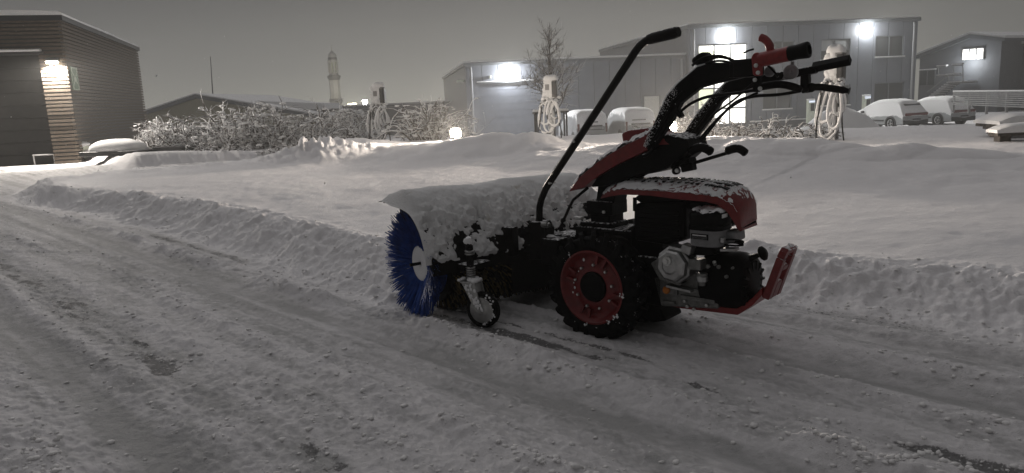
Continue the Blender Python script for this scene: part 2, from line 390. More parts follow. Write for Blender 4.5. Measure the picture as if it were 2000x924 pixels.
def curve_pts(pts, n=6):
    """Catmull-Rom through points"""
    P = [Vector(p) for p in pts]; P = [P[0]*2-P[1]] + P + [P[-1]*2-P[-2]]; out = []
    for k in range(1, len(P)-2):
        for q in range(n):
            t_ = q/n; a, b_, c, d = P[k-1], P[k], P[k+1], P[k+2]
            out.append(.5*((2*b_) + (c-a)*t_ + (2*a-5*b_+4*c-d)*t_**2 + (3*b_-a-3*c+d)*t_**3))
    out.append(P[-2]); return out
def lamp_light(name, loc, power, col, size=.12, parent=None, spot=None, aim=None, blend=.6):
    l = bpy.data.lights.new(name, 'SPOT' if spot else 'POINT'); l.energy = power; l.color = col; l.shadow_soft_size = size
    if spot: l.spot_size = spot; l.spot_blend = blend
    o = bpy.data.objects.new(name, l); COL.objects.link(o); o.location = loc
    if aim is not None: o.rotation_euler = Vector(aim).to_track_quat('-Z', 'Y').to_euler()
    if parent: o.parent = parent
    return o
# ------------------------------------------------------------------ ground sheet
vs = np.stack([X, Y, Z], -1); vs = np.concatenate([vs, [[0, 0, float(Z[:na].mean())]]])
me = bpy.data.meshes.new('ground'); nv, nq = len(vs), len(quads)
cen = np.stack([np.full(na, nv-1), (np.arange(na)+1) % na, np.arange(na)], -1)[:, ::1]
me.vertices.add(nv); me.vertices.foreach_set('co', vs.astype(np.float32).ravel())
me.loops.add(nq*4+na*3); me.loops.foreach_set('vertex_index', np.concatenate([quads.ravel(), cen.ravel()]).astype(np.int32))
me.polygons.add(nq+na)
me.polygons.foreach_set('loop_start', np.concatenate([np.arange(nq)*4, nq*4+np.arange(na)*3]).astype(np.int32))
me.polygons.foreach_set('use_smooth', np.ones(nq+na, bool))
me.update(calc_edges=True); me.validate()
for nm, arr in (('patch', PATCH), ('dirt', DIRT), ('lane', LANE)):
    a_ = me.attributes.new(nm, 'FLOAT', 'POINT'); a_.data.foreach_set('value', np.concatenate([arr, [0]]).astype(np.float32))
me.materials.append(M['ground'])
g = link('ground', me); tag(g, 'snow covered ground with swept lane, ruts and ploughed banks', kind='structure')
if me.polygons[len(me.polygons)//2].normal.z < 0: me.flip_normals()
# ================================================================== THE SWEEPER (two-wheel tractor with brush)
HA = radians(48)
fx = Vector((-sin(HA), cos(HA), 0)); fy = Vector((-cos(HA), -sin(HA), 0))
def ML(px, py, lat):
    q = plane_hit(px, py, MO + fy*lat, fy) - MO
    return Vector((q.dot(fx), lat, q.z))
def MLs(pts, lat): return [ML(a, b_, lat) for a, b_ in pts]
def latp(u, v, d): return Vector((u, d, v))
def outline(pts, lat): return [(p.x, p.z) for p in MLs(pts, lat)]
sw = empty('walk_behind_sweeper', MO, pi/2+HA, 'red and black two-wheel tractor with a blue rotary brush under a snow-loaded hood', 'snow sweeper')
# ---- wheels: tyre > rim, hub cap, bolts, lugs
RW = .268
def make_wheel(y, out):
    mb = MB(); prof = [(.178, -.05), (.192, -.062), (.225, -.070), (.245, -.066), (.252, -.05), (.254, 0), (.252, .05), (.245, .066), (.225, .070), (.192, .062), (.178, .05)]
    mb.lathe(prof + [(.176, 0), prof[0]], axis=(0, 1, 0), n=56, cap=False)
    w = mb.build('wheel', 'rubber', sw, True, loc=(.015, y, RW))
    s = out
    r = MB().lathe([(.17, -.05*s), (.172, .045*s), (.186, .058*s), (.189, .066*s), (.180, .067*s), (.170, .055*s), (.160, .034*s), (.150, .026*s), (.132, .024*s), (.105, .036*s), (.085, .040*s), (.078, .040*s), (.076, .0)], axis=(0, 1, 0), n=48)
    for k in range(4):
        a = k*pi/2+.35
        for side in (-1, 1):
            c = Vector((cos(a+.16*side)*.145, .037*s, sin(a+.16*side)*.145)); r.box(c, (.05, .022, .012), ry=-(a+.16*side))
    r.build('rim', 'redrim', w, True)
    h = MB().lathe([(.074, .03*s), (.074, .052*s), (.066, .060*s), (.05, .062*s), (.03, .070*s), (.0, .071*s)], axis=(0, 1, 0), n=28).build('hub_cap', 'blackclean', w, True)
    bolt = None
    for k in range(9):
        a = k*2*pi/9+.2
        c = (cos(a)*.112, .038*s, sin(a)*.112)
        if bolt is None:
            bolt = MB().lathe([(.0085, -.006*s), (.0085, .006*s), (.006, .010*s), (.0, .0105*s)], axis=(0, 1, 0), n=6).build('bolt', 'zinc', w, loc=c)
        else: o = bolt.copy(); COL.objects.link(o); o.parent = w; o.location = c
    lug = None
    for k in range(22):
        for side in (-1, 1):
            a = k*2*pi/22 + (pi/22 if side > 0 else 0)
            if lug is None:
                mb = MB()
                rg = []
                for (yy, da, ra, rb) in ((.004, -.06, .246, .280), (.04, .03, .246, .279), (.070, .11, .234, .268), (.078, .13, .210, .243)):
                    q = []
                    for (rr, dd) in ((ra, -.062), (rb, -.044), (rb, .044), (ra, .062)):
                        q.append(Vector((cos(da+dd)*rr, yy, sin(da+dd)*rr)))
                    rg.append(q)
                mb.loft(rg); lug = mb.build('tread_lug', 'rubber', w); o = lug
                lug.rotation_euler = (0, -a, 0); lug.scale = (1, side, 1)
            else:
                o = lug.copy(); COL.objects.link(o); o.parent = w; o.rotation_euler = (0, -a, 0); o.scale = (1, side, 1)
    # packed snow crumbs caught in the tread
    mb = MB(); rnd = random.Random(5)
    for k in range(20):
        a = rnd.uniform(0, 2*pi); rr = rnd.choice((rnd.uniform(.196, .25), rnd.uniform(.18, .20))); yy = (.070 if rr < .235 else rnd.uniform(.03, .07))*s
        c = (cos(a)*rr, yy, sin(a)*rr); z_ = rnd.uniform(.002, .008)
        for e_ in range(3): mb.ball(Vector(c)+Vector((rnd.gauss(0, .006), 0, rnd.gauss(0, .008))), z_*rnd.uniform(.5, 1), 2, (rnd.uniform(.6, 1.5), .5, rnd.uniform(.6, 1.5)))
    for k in range(5):
        a = rnd.uniform(-.6, 1.2); rr = rnd.uniform(.10, .165)
        mb.ball((cos(a)*rr, .036*s, sin(a)*rr), rnd.uniform(.003, .008), 3, (1, .5, 1.3))
    tag(mb.build('snow_crumbs', 'snow', w, True), kind='stuff')
    return w
make_wheel(.19, 1); make_wheel(-.19, -1)
# ---- gearbox between the wheels
mb = MB(); mb.box((.05, 0, .36), (.34, .2, .36)); mb.box((-.16, 0, .30), (.28, .20, .24)); mb.lathe([(.05, -.13), (.05, .13)], (.015, 0, RW), (0, 1, 0), 16)
mb.box((.10, .0, .515), (.20, .17, .10)); mb.box((.30, 0, .40), (.2, .16, .16))
gb = mb.build('gearbox', 'black', sw, bevel=.012)
p0 = ML(1168, 407, .08)
mb = MB(); mb.box((p0.x, 0, p0.z), (.155, .15, .07)); mb.box((p0.x, 0, p0.z-.07), (.12, .13, .10))
cb = mb.build('turret', 'black', gb, bevel=.006)
for a, b_ in ((1140, 411), (1180, 414)):
    p = ML(a, b_, .078); MB().lathe([(.009, 0), (.009, .008), (.0, .010)], p, (0, 1, 0), 6).build('bolt', 'zinc', gb)
p = ML(1130, 426, .09); MB().box(p, (.05, .03, .014)).build('lug_plate', 'steel', gb, bevel=.003)
# ---- column under the handlebar
mb = MB(); mb.prism(outline([(1163, 398), (1169, 350), (1200, 330), (1222, 330), (1206, 356), (1198, 398)], .06), -.06, .06, latp)
mb.build('column', 'black', sw, bevel=.006)
mb = MB(); mb.prism(outline([(1152, 366), (1165, 347), (1200, 322), (1272, 288), (1300, 262), (1340, 272), (1344, 292), (1330, 306), (1312, 322), (1298, 331), (1272, 339), (1230, 346), (1205, 358), (1180, 364)], .10), -.10, .10, latp)
mb.build('handlebar_bracket', 'black', sw, bevel=.01)
# ---- red cowl above the bracket
rings = []
for (tx, ty, lx, ly, w) in ((1113, 371, 1112, 374, .06), (1133, 345, 1140, 366, .105), (1165, 318, 1170, 342, .125), (1198, 297, 1205, 321, .13), (1235, 277, 1243, 303, .13), (1262, 264, 1270, 290, .13)):
    a = ML(tx, ty, w); b_ = ML(lx, ly, w)
    n_ = 9; ring = [Vector((b_.x, w, b_.z))]
    for k in range(n_):
        v = 1-2*k/(n_-1); ring.append(Vector((a.x, w*v*.98, a.z + .030*(1-v*v))))
    ring.append(Vector((b_.x, -w, b_.z))); rings.append(ring)
mb = MB(); mb.loft(rings, closed=True, cap=True)
cw = mb.build('cowl', 'redsnow', sw, True)
p = ML(1252, 264, -.05)
mb = MB(); mb.prism(outline([(1231, 277), (1228, 259), (1240, 253), (1278, 248), (1290, 262), (1280, 280)], .0), -.12, .07, latp)
mb.build('instrument_box', 'red', cw, bevel=.010)
rings = []
for (tx, ty, lx, ly, w) in ((1287, 262, 1283, 284, .10), (1305, 257, 1303, 280, .11), (1325, 262, 1328, 279, .10), (1342, 273, 1346, 279, .07)):
    a = ML(tx, ty, 0); b_ = ML(lx, ly, 0); rings.append([Vector((b_.x, w, b_.z))]+[Vector((a.x, w*(1-2*k/6)*.97, a.z-.02*(1-2*k/6)**2)) for k in range(7)]+[Vector((b_.x, -w, b_.z))])
MB().loft(rings).build('rear_cap', 'redsnow', cw, True)
# snow lying on the cowl
def patchsnow(name, parent, top, wid, thick, seed, nx=40, ny=18, m='snow', cover=.5, amp=1.0):
    """top(t) -> (x, z) ridge line in the machine's plane; a thin crust with ragged gaps"""
    vs, fs = [], []
    for i_ in range(nx+1):
        t_ = i_/nx; x_, z_, w_, cr_ = top(t_)
        for j_ in range(ny+1):
            v = 1-2*j_/ny
            vs.append((x_, w_*v, z_ + cr_*(1-v*v)))
    V = np.array(vs)
    q = fbm(V[:, 0]*38, V[:, 1]*38, seed, 4)
    V[:, 2] += thick*np.clip(q*1.6+cover, -.5, 1.2)*amp
    for i_ in range(nx):
        for j_ in range(ny):
            a = i_*(ny+1)+j_; fs.append((a, a+1, a+ny+2, a+ny+1))
    mb = MB(); mb.add(V.tolist(), fs); return tag(mb.build(name, m, parent, True), kind='stuff')
cowl_line = [ML(a, b_, w) for a, b_, w in ((1118, 366, .05), (1133, 345, .10), (1165, 318, .12), (1198, 297, .125), (1235, 277, .125), (1262, 264, .125))]
def cowl_top(t_):
    k = min(int(t_*5), 4); u = t_*5-k; a, b_ = cowl_line[k], cowl_line[k+1]
    return a.x+(b_.x-a.x)*u, a.z+(b_.z-a.z)*u - .002, a.y+(b_.y-a.y)*u, .030
patchsnow('snow_cover', cw, cowl_top, None, .016, 91, 60, 30, cover=.55)
# ---- handlebar arms (box section) and their snow
def arm(name, upper, lower, lat, half, cut=None):
    U = MLs(upper, lat); L = MLs(lower, lat)
    rg = [[Vector((u.x, lat+half, u.z)), Vector((u.x, lat-half, u.z)), Vector((l.x, lat-half, l.z)), Vector((l.x, lat+half, l.z))] for u, l in zip(U, L)]
    o = MB().loft(rg).build(name, 'black', sw, bevel=.008)
    return o, U, L
LN, LF = .115, -.125
a1, U1, L1 = arm('handlebar_arm', [(1262, 284), (1271, 264), (1292, 217), (1307, 186), (1328, 162), (1365, 131), (1392, 122), (1432, 122), (1474, 121)],
                 [(1278, 296), (1292, 270), (1315, 236), (1333, 201), (1347, 190), (1370, 172), (1398, 164), (1436, 156), (1474, 146)], LN, .024)
a2, U2, L2 = arm('handlebar_arm', [(1322, 284), (1336, 264), (1365, 222), (1396, 186), (1422, 160), (1455, 150), (1500, 145), (1560, 135), (1594, 128)],
                 [(1352, 284), (1365, 264), (1385, 238), (1411, 199), (1427, 186), (1455, 178), (1500, 162), (1560, 150), (1596, 143)], LF, .024)
# raised edge strip on each arm catching snow
for (a_, U, L, lat) in ((a1, U1, L1, LN), (a2, U2, L2, LF)):
    e0 = [u.lerp(l, .62) for u, l in zip(U, L)][:5]
    mb = MB(); mb.tube([Vector((p.x, lat+.028, p.z)) for p in e0], .007, 6); mb.build('edge_strip', 'black', a_, True)
    mb = MB(); rnd = random.Random(3)
    for k in range(520):
        t_ = rnd.random()*3.8; i_ = int(t_); q = U[i_].lerp(U[i_+1], t_-i_); w_ = L[i_].lerp(L[i_+1], t_-i_); c = q.lerp(w_, abs(rnd.gauss(0, .30)) if rnd.random() < .6 else .58+rnd.gauss(0, .02))
        mb.ball((c.x, lat+.026+rnd.random()*.002, c.z), rnd.uniform(.0008, .0026), 2, (1, .5, 1))
    tag(mb.build('snow_crust', 'snow', a_, True), kind='stuff')
    mb = MB(); mb.tube([Vector((p.x, lat, p.z+.002)) for p in U[1:7]], [.004, .010, .011, .010, .008, .003], 8); mb.build('snow_rim', 'snow', a_, True)
# ---- grips
def cyl_px(p, q, lat, r, name, m, parent=sw, n=18, lat2=None, prof=None):
    a = ML(*p, lat); b_ = ML(*q, lat if lat2 is None else lat2)
    return MB().tube([a, b_], r, n).build(name, m, parent, True)
gr = cyl_px((1484, 117), (1545, 104), .15, .030, 'grip', 'redclean')
a = ML(1484, 117, .15); b_ = ML(1571, 99, .15); dxx = (b_-a).normalized()
MB().lathe([(.030, 0), (.031, .01), (.029, .03), (.032, .06), (.033, .075), (.030, .08), (.020, .082), (.018, .06), (0, .06)], ML(1541, 105, .15), dxx, 22).build('grip_end', 'blackclean', gr, True)
p = ML(1555, 95, .15); MB().ball(p, .016, 5, (1.2, 1, .8)).build('grip_lug', 'redclean', gr, True)
mb = MB(); mb.prism(outline([(1471, 112), (1476, 104), (1484, 102), (1490, 108), (1489, 130), (1488, 147), (1480, 149), (1474, 146)], .15), .138, .172, latp)
br = mb.build('grip_bracket', 'redclean', sw, bevel=.005)
mb = MB(); mb.prism(outline([(1474, 146), (1486, 146), (1482, 180), (1470, 180)], .14), .120, .146, latp); mb.build('lower_plate', 'black', br, bevel=.003)
for px_, py_ in ((1477, 128), (1481, 142), (1475, 156), (1485, 173)):
    MB().lathe([(.0085, 0), (.0085, .006), (.004, .008), (0, .008)], ML(px_, py_, .172 if py_ < 150 else .147), (0, 1, 0), 12).build('bolt', 'zinc', br)
cv = curve_pts(MLs([(1503, 106), (1504, 93), (1499, 82), (1492, 76), (1484, 73)], .14), 5)
MB().tube(cv, [.017]*8+[.0165]*(len(cv)-9)+[.012], 14).build('stop_lever', 'redclean', sw, True)
# round adjusters between the grips
pl = MB().lathe([(.030, 0), (.030, .014), (.022, .018), (.010, .018), (.009, .024), (0, .024)], ML(1546, 141, .02), (0, 1, 0), 24).build('adjuster_disc', 'greyplastic', sw, True)
mb = MB(); mb.prism(outline([(1533, 141), (1543, 153), (1548, 153), (1535, 156), (1527, 154)], .02), .004, .016, latp); mb.prism(outline([(1543, 120), (1549, 120), (1549, 134), (1542, 134)], .02), .006, .014, latp); mb.build('adjuster_stem', 'greyplastic', pl, bevel=.002)
MB().lathe([(.022, 0), (.022, .012), (.014, .016), (.0, .016)], ML(1504, 140, .05), (0, 1, 0), 20).build('adjuster_disc', 'greyplastic', sw, True)
# far grip bar, clamp and brake lever
gb2 = MB().tube([ML(1588, 132, LF), ML(1661, 117, LF)], .024, 4).build('grip', 'blackclean', sw, False, .004)
cl = MB(); cl.prism(outline([(1566, 146), (1581, 142), (1582, 158), (1580, 168), (1582, 178), (1569, 183), (1565, 170)], LF), LF-.02, LF+.02, latp); cl = cl.build('lever_clamp', 'blackclean', sw, bevel=.005)
cv = curve_pts(MLs([(1573, 173), (1597, 170), (1625, 173), (1645, 176), (1659, 178)], LF), 5)
MB().tube(cv, [.020]*4+[.015]*(len(cv)-8)+[.012, .011, .010, .016], 12, flat=.7).build('brake_lever', 'blackclean', sw, True)
cv = curve_pts(MLs([(1478, 172), (1500, 167), (1525, 165), (1550, 170), (1566, 177)], .05), 5)
MB().tube(cv, [.012]+[.016]*(len(cv)-3)+[.012, .009], 12, flat=.6).build('clutch_lever', 'blackclean', sw, True)
# clutter of switches, clamps and cables on the near arm
mb = MB(); mb.prism(outline([(1366, 128), (1355, 126), (1352, 116), (1363, 107), (1374, 101), (1380, 102), (1389, 112), (1384, 124)], .10), .06, .12, latp); mb.build('lock_knob', 'blackclean', sw, bevel=.012)
mb = MB(); mb.box(ML(1462, 133, .12), (.11, .075, .075)); mb.box(ML(1440, 138, .12), (.05, .07, .06)); mb.box(ML(1405, 135, .10), (.06, .05, .05)); mb.build('switch_block', 'blackclean', sw, bevel=.008)
for pts, lat, r in (([(1352, 128), (1372, 114), (1398, 109), (1420, 113), (1436, 124)], .13, .006), ([(1365, 130), (1385, 115), (1410, 111), (1432, 118), (1448, 126)], .10, .006), ([(1380, 122), (1405, 117), (1425, 122), (1440, 130)], .15, .005),
                    ([(1331, 217), (1345, 205), (1372, 192), (1400, 186), (1440, 182), (1470, 178)], .10, .008), ([(1318, 236), (1326, 222), (1335, 212)], .12, .012),
                    ([(1350, 300), (1380, 262), (1410, 225), (1440, 198), (1475, 188), (1520, 185), (1562, 180)], -.08, .007), ([(1345, 300), (1385, 250), (1420, 215), (1455, 192), (1478, 183)], -.06, .006),
                    ([(1356, 270), (1392, 226), (1432, 196), (1474, 160)], -.06, .005), ([(1440, 100), (1456, 92), (1468, 88)], .12, .004), ([(1396, 166), (1412, 158), (1422, 150)], .13, .004)):
    pass
def cable(pts, lat, r): MB().tube(curve_pts(MLs(pts, lat), 6), r, 8).build('control_cable', 'blackclean', sw, True)
for a in (([(1352, 128), (1372, 114), (1398, 109), (1420, 113), (1436, 124)], .13, .006), ([(1365, 130), (1385, 116), (1410, 112), (1432, 118), (1450, 128)], .10, .006), ([(1378, 124), (1402, 119), (1425, 122), (1442, 132)], .15, .005),
          ([(1326, 221), (1345, 205), (1372, 192), (1400, 186), (1440, 182), (1474, 176)], .13, .007), ([(1350, 300), (1380, 262), (1410, 225), (1440, 198), (1475, 188), (1520, 185), (1562, 178)], -.05, .007),
          ([(1345, 300), (1385, 250), (1420, 215), (1455, 193), (1480, 181)], -.03, .006), ([(1356, 270), (1392, 226), (1432, 196), (1474, 160)], -.05, .005), ([(1452, 104), (1462, 99), (1472, 96)], .13, .004), ([(1500, 128), (1512, 140), (1520, 150)], .08, .005)): cable(*a)
MB().box(ML(1327, 221, .135), (.02, .03, .045), ry=.6).build('cable_clip', 'blackclean', sw, bevel=.003)
# ---- long swivel lever with bent top
LT = .13
cv = MLs([(1053, 445), (1054, 405), (1057, 390), (1066, 368), (1155, 233), (1240, 102), (1249, 90), (1262, 80), (1276, 74)], LT)
lv = MB().tube(cv, .0185, 14).build('swivel_lever', 'black', sw, True)
MB().tube([ML(1266, 78, LT), ML(1272, 75.5, LT), ML(1318, 64, LT), ML(1326, 62, LT)], [.022, .025, .026, .022], 16).build('grip', 'black', lv, True)
mb = MB(); cc = [p + Vector((.006, 0, .016)) for p in cv[3:7]]; mb.tube([cc[0].lerp(cc[3], k/14) + Vector((0, 0, .002*random.random())) for k in range(15)], [.004+.006*random.random() for k in range(15)], 7); mb.build('snow_strip', 'snow', lv, True)
for px_, py_ in ((1078, 357), (1126, 276)): MB().lathe([(.006, -.026), (.006, .026)], ML(px_, py_, LT), (0, 1, 0), 8).build('bolt', 'zinc', lv)
mb = MB(); mb.prism(outline([(1040, 432), (1064, 432), (1072, 446), (1072, 470), (1088, 474), (1088, 505), (1042, 505)], LT), LT-.05, LT+.03, latp); hb_ = mb.build('hitch_bracket', 'black', sw, bevel=.005)
a = ML(1060, 438, LT+.04); mb = MB()
for k in range(5): mb.lathe([(.013, k*.008), (.017, k*.008+.002), (.017, k*.008+.005), (.013, k*.008+.007)], a, (-1, .12, 0), 14)
mb.lathe([(.008, .04), (.012, .041), (.012, .052), (0, .052)], a, (-1, .12, 0), 6)
mb.build('lever_spring', 'steel', hb_, True)
mb = MB(); mb.ball(ML(1072, 461, LT), .028, 4, (1.6, .8, .35)); mb.build('snow_cap', 'snow', hb_, True)
# ---- shift rods and small levers
r1 = MB().tube(MLs([(1148, 367), (1120, 390), (1112, 405), (1101, 430)], .05), .008, 8).build('shift_rod', 'blackclean', sw, True)
MB().ball(ML(1100, 431, .05), .016, 5).build('knob', 'blackclean', r1, True)
MB().tube(MLs([(1102, 434), (1107, 438), (1109, 450)], .05), .009, 8).build('rod_end', 'steel', r1, True)
MB().tube(MLs([(1262, 338), (1232, 360), (1214, 390), (1199, 412)], -.05), .008, 8).build('shift_rod', 'blackclean', sw, True)
MB().tube(MLs([(1231, 352), (1205, 366), (1190, 372)], .06), .008, 8).build('shift_rod', 'blackclean', sw, True)
mb = MB(); mb.box(ML(1335, 318, .02), (.10, .08, .03), ry=.3); mb.box(ML(1345, 326, .04), (.06, .05, .04), ry=.2); mb.lathe([(.018, 0), (.018, .03), (.01, .034), (0, .034)], ML(1324, 333, .06), (0, 1, 0), 12); mb.build('shift_gate', 'blackclean', sw, bevel=.006)
MB().lathe([(.010, 0), (.010, .012), (0, .014)], ML(1324, 333, .095), (0, 1, 0), 10).build('bolt', 'zinc', sw)
def knob_lever(base, mid, pts, lat, rr):
    l = MB().tube(MLs([base, mid], lat), .008, 8).build('gear_lever', 'blackclean', sw, True)
    cv = curve_pts(MLs(pts, lat), 4); n_ = len(cv)
    MB().tube(cv, [rr*.55]+[rr]*(n_-2)+[rr*.6], 12, flat=.8).build('lever_grip', 'black', l, True)
knob_lever((1350, 320), (1420, 299), [(1417, 296), (1428, 292), (1440, 290), (1450, 294), (1458, 301)], .02, .019)
knob_lever((1335, 312), (1355, 298), [(1346, 298), (1358, 291), (1370, 288), (1382, 292), (1391, 299)], .07, .021)
mb = MB(); mb.tube(MLs([(1256, 305), (1264, 303), (1276, 291)], .16), .009, 8); mb.build('cowl_latch', 'black', sw, True)
# ---- engine
en = MB(); p = ML(1345, 575, .12)
en.prism(outline([(1275, 540), (1330, 532), (1398, 520), (1402, 560), (1402, 604), (1290, 598), (1283, 575)], .10), -.12, .10, latp)
en = en.build('engine_block', 'alu', sw, bevel=.008)
for k, (x0, y0, x1, y1) in enumerate(((1304, 556, 1325, 575), (1328, 566, 1400, 570), (1330, 582, 1398, 586), (1296, 586, 1320, 594), (1382, 520, 1397, 560))):
    a = ML(x0, y0, .10); b_ = ML(x1, y1, .10); MB().box(((a.x+b_.x)/2, .105, (a.z+b_.z)/2), (abs(a.x-b_.x), .016, abs(a.z-b_.z)+.004)).build('casting_rib', 'alu', en, bevel=.003)
MB().lathe([(.018, 0), (.019, .012), (.012, .02), (0, .02)], ML(1303, 566, .11), (0, 1, 0), 10).build('oil_cap', 'orange', en, True)
for px_, py_ in ((1338, 588), (1343, 598), (1381, 596), (1396, 512), (1356, 604)): MB().lathe([(.008, 0), (.008, .010), (0, .012)], ML(px_, py_, .105), (0, 1, 0), 6).build('bolt', 'zinc', en)
a = ML(1330, 562, .12); MB().box(a, (.13, .06, .012), ry=-.08).build('tin_plate', 'steel', en, bevel=.002)
# dark transmission cover between wheel and engine
mb = MB(); mb.prism(outline([(1190, 470), (1235, 440), (1290, 470), (1300, 545), (1285, 600), (1300, 628), (1268, 632), (1235, 600)], .08), -.10, .08, latp); mb.build('bell_housing', 'blackclean', sw, bevel=.015)
mb = MB(); mb.prism(outline([(1236, 398), (1335, 392), (1338, 470), (1300, 480), (1236, 470)], .10), -.10, .10, latp); tk = mb.build('silencer', 'blackclean', sw, bevel=.02)
for k in range(7):
    z_ = ML(1250, 408+k*9, .10).z; a = ML(1246, 440, .1).x; b_ = ML(1326, 440, .1).x; MB().box(((a+b_)/2, .102, z_), (abs(a-b_), .008, .008)).build('cooling_fin', 'blackclean', tk)
MB().tube([ML(1240, 386, .11), ML(1240, 412, .11)], .010, 8).build('cover_stay', 'blackclean', sw)
# valve cover, cast with a flat octagonal face and a centre bolt
c = ML(1309, 520, .19)
def octa(r, y, sx_=1.0, dz=0): return [Vector((c.x+r*sx_*cos(a)*1.0, y, c.z+dz+r*sin(a))) for a in [pi/8+k*pi/4+.12 for k in range(8)]]
mb = MB(); mb.loft([octa(.092, .08), octa(.092, .155), octa(.086, .160), octa(.080, .162), octa(.076, .185), octa(.066, .196), octa(.040, .197), octa(.034, .203)])
vc = mb.build('valve_cover', 'steel', en, bevel=.004)
q = ML(1303, 510, .205); MB().lathe([(.022, -.006), (.022, .006), (.012, .008), (.011, .018), (0, .018)], q, (0, 1, 0), 16).build('cover_bolt', 'zinc', vc, True)
mb = MB(); mb.prism(outline([(1268, 515), (1284, 505), (1290, 540), (1330, 555), (1326, 560), (1285, 548)], .16), .06, .15, latp); mb.build('cylinder_head', 'alu', en, bevel=.006)
# air filter: grey bowl, black lid, label
c = ML(1383, 462, .13)
def sq(r, z_, e=.6): 
    o = []
    for k in range(32):
        a = 2*pi*k/32; o.append(Vector((c.x + r*np.sign(cos(a))*abs(cos(a))**e, .11 + r*np.sign(sin(a))*abs(sin(a))**e, z_)))
    return o
z0 = ML(1383, 479, .13).z; z1 = ML(1383, 447, .13).z; z2 = ML(1383, 413, .13).z
af = MB().loft([sq(.070, z0), sq(.076, z0+.005), sq(.080, z1)]).build('air_filter', 'greyplastic', sw, True)
MB().loft([sq(.085, z1+.001), sq(.086, z1+.02), sq(.082, z1+.022), sq(.082, z2-.01), sq(.074, z2), sq(.045, z2+.006)]).build('filter_lid', 'blackclean', af, True)
def lid_top(t_): return c.x + .078*(2*t_-1), z2-.002+.0*t_, .078*sqrt(max(0.02, 1-abs(2*t_-1)**3)), .010
sc_ = patchsnow('snow_cover', af, lid_top, None, .012, 95, 22, 22, cover=.55); sc_.location = (0, .11, 0)
MB().ball((c.x, .11, z2+.012), .016, 4, (1, 1, .7)).build('lid_nut', 'snow', af, True)
a = ML(1349, 456, .196); b_ = ML(1382, 470, .196)
lb = MB().box(((a.x+b_.x)/2, .192, (a.z+b_.z)/2), (abs(a.x-b_.x), .003, abs(a.z-b_.z))).build('label_plate', 'blackclean', af)
for k in range(5):
    MB().box(((a.x+b_.x)/2, .1945, a.z-.006-k*.0058), (abs(a.x-b_.x)*(.9 if k else .82), .001, .004 if k == 0 else .0014)).build('label_line', 'white' if k == 0 else 'greyplastic', af)
a = ML(1413, 422, .15); MB().box((c.x-.0845, .14, a.z), (.003, .05, .016)).build('lid_label', 'white', af)
MB().box(ML(1412, 469, .16), (.016, .02, .022)).build('filter_clip', 'steel', af, bevel=.002)
# carburettor and linkage
mb = MB(); mb.box(ML(1362, 515, .14), (.06, .06, .05)); mb.lathe([(.026, 0), (.026, .03), (.018, .045), (.016, .06), (0, .06)], ML(1371, 533, .15), (0, 0, -1), 16); cbt = mb.build('carburettor', 'alu', en, bevel=.004)
MB().lathe([(.026, 0), (.027, .006), (.027, .022), (.022, .026)], ML(1371, 549, .155), (0, 0, 1), 16).build('float_bowl', 'steel', cbt, True)
for (px_, py_, r_) in ((1384, 520, .010), (1405, 521, .009), (1398, 516, .006), (1420, 540, .008), (1432, 523, .006)): MB().lathe([(r_, 0), (r_, .012), (0, .014)], ML(px_, py_, .14), (0, 1, 0), 8).build('bolt', 'alu', en)
mb = MB(); mb.prism(outline([(1340, 482), (1372, 476), (1400, 488), (1395, 500), (1345, 498)], .12), -.02, .13, latp); mb.build('intake_elbow', 'blackclean', en, bevel=.01)
MB().box(ML(1344, 486, .15), (.05, .05, .04), ry=-.3).build('head_shroud', 'steel', en, bevel=.004)
MB().box(ML(1425, 487, .13), (.07, .05, .012), ry=.1).build('throttle_plate', 'steel', en, bevel=.002)
for k in range(3): MB().tube(curve_pts(MLs([(1405, 470+k*4), (1430, 468+k*3), (1452, 472+k*3), (1440, 480), (1415, 478)], .12-.02*k), 4), .004, 6).build('fuel_hose', 'blackclean', en, True)
# recoil starter housing, facing the rear
c = ML(1436, 547, .0)
mb = MB(); mb.lathe([(.135, -.10), (.138, .0), (.134, .06), (.120, .085), (.118, .10), (.09, .112), (.05, .115), (0, .115)], c+Vector((.02, 0, 0)), (-1, 0, 0), 36); st = mb.build('recoil_starter', 'blackclean', sw, True)
for k in range(14):
    a = k*2*pi/14; MB().box(c+Vector((-.088, cos(a)*.088, sin(a)*.080)), (.016, .04, .010), rx=a).build('cooling_slot', 'blackclean', st)
sh = MB().tube(MLs([(1466, 505), (1484, 497)], .02), [.016, .010], 10).build('starter_handle', 'blackclean', st, True)
a = ML(1484, 497, .02); d_ = (ML(1500, 491, .02)-a).normalized()
MB().lathe([(.010, 0), (.028, .006), (.034, .012), (.033, .02), (.02, .03), (0, .033)], a, d_, 18).build('handle_cap', 'blackclean', sh, True)
MB().box(ML(1425, 460, .05), (.1, .12, .05), ry=.1).build('tank_end', 'greyplastic', sw, bevel=.01)
mb = MB(); mb.prism(outline([(1236, 388), (1250, 378), (1325, 381), (1330, 390), (1345, 391), (1385, 392), (1420, 410), (1432, 440), (1410, 450), (1340, 405), (1260, 404)], .06), -.14, .06, latp); mb.build('fuel_tank', 'blackclean', sw, bevel=.012)
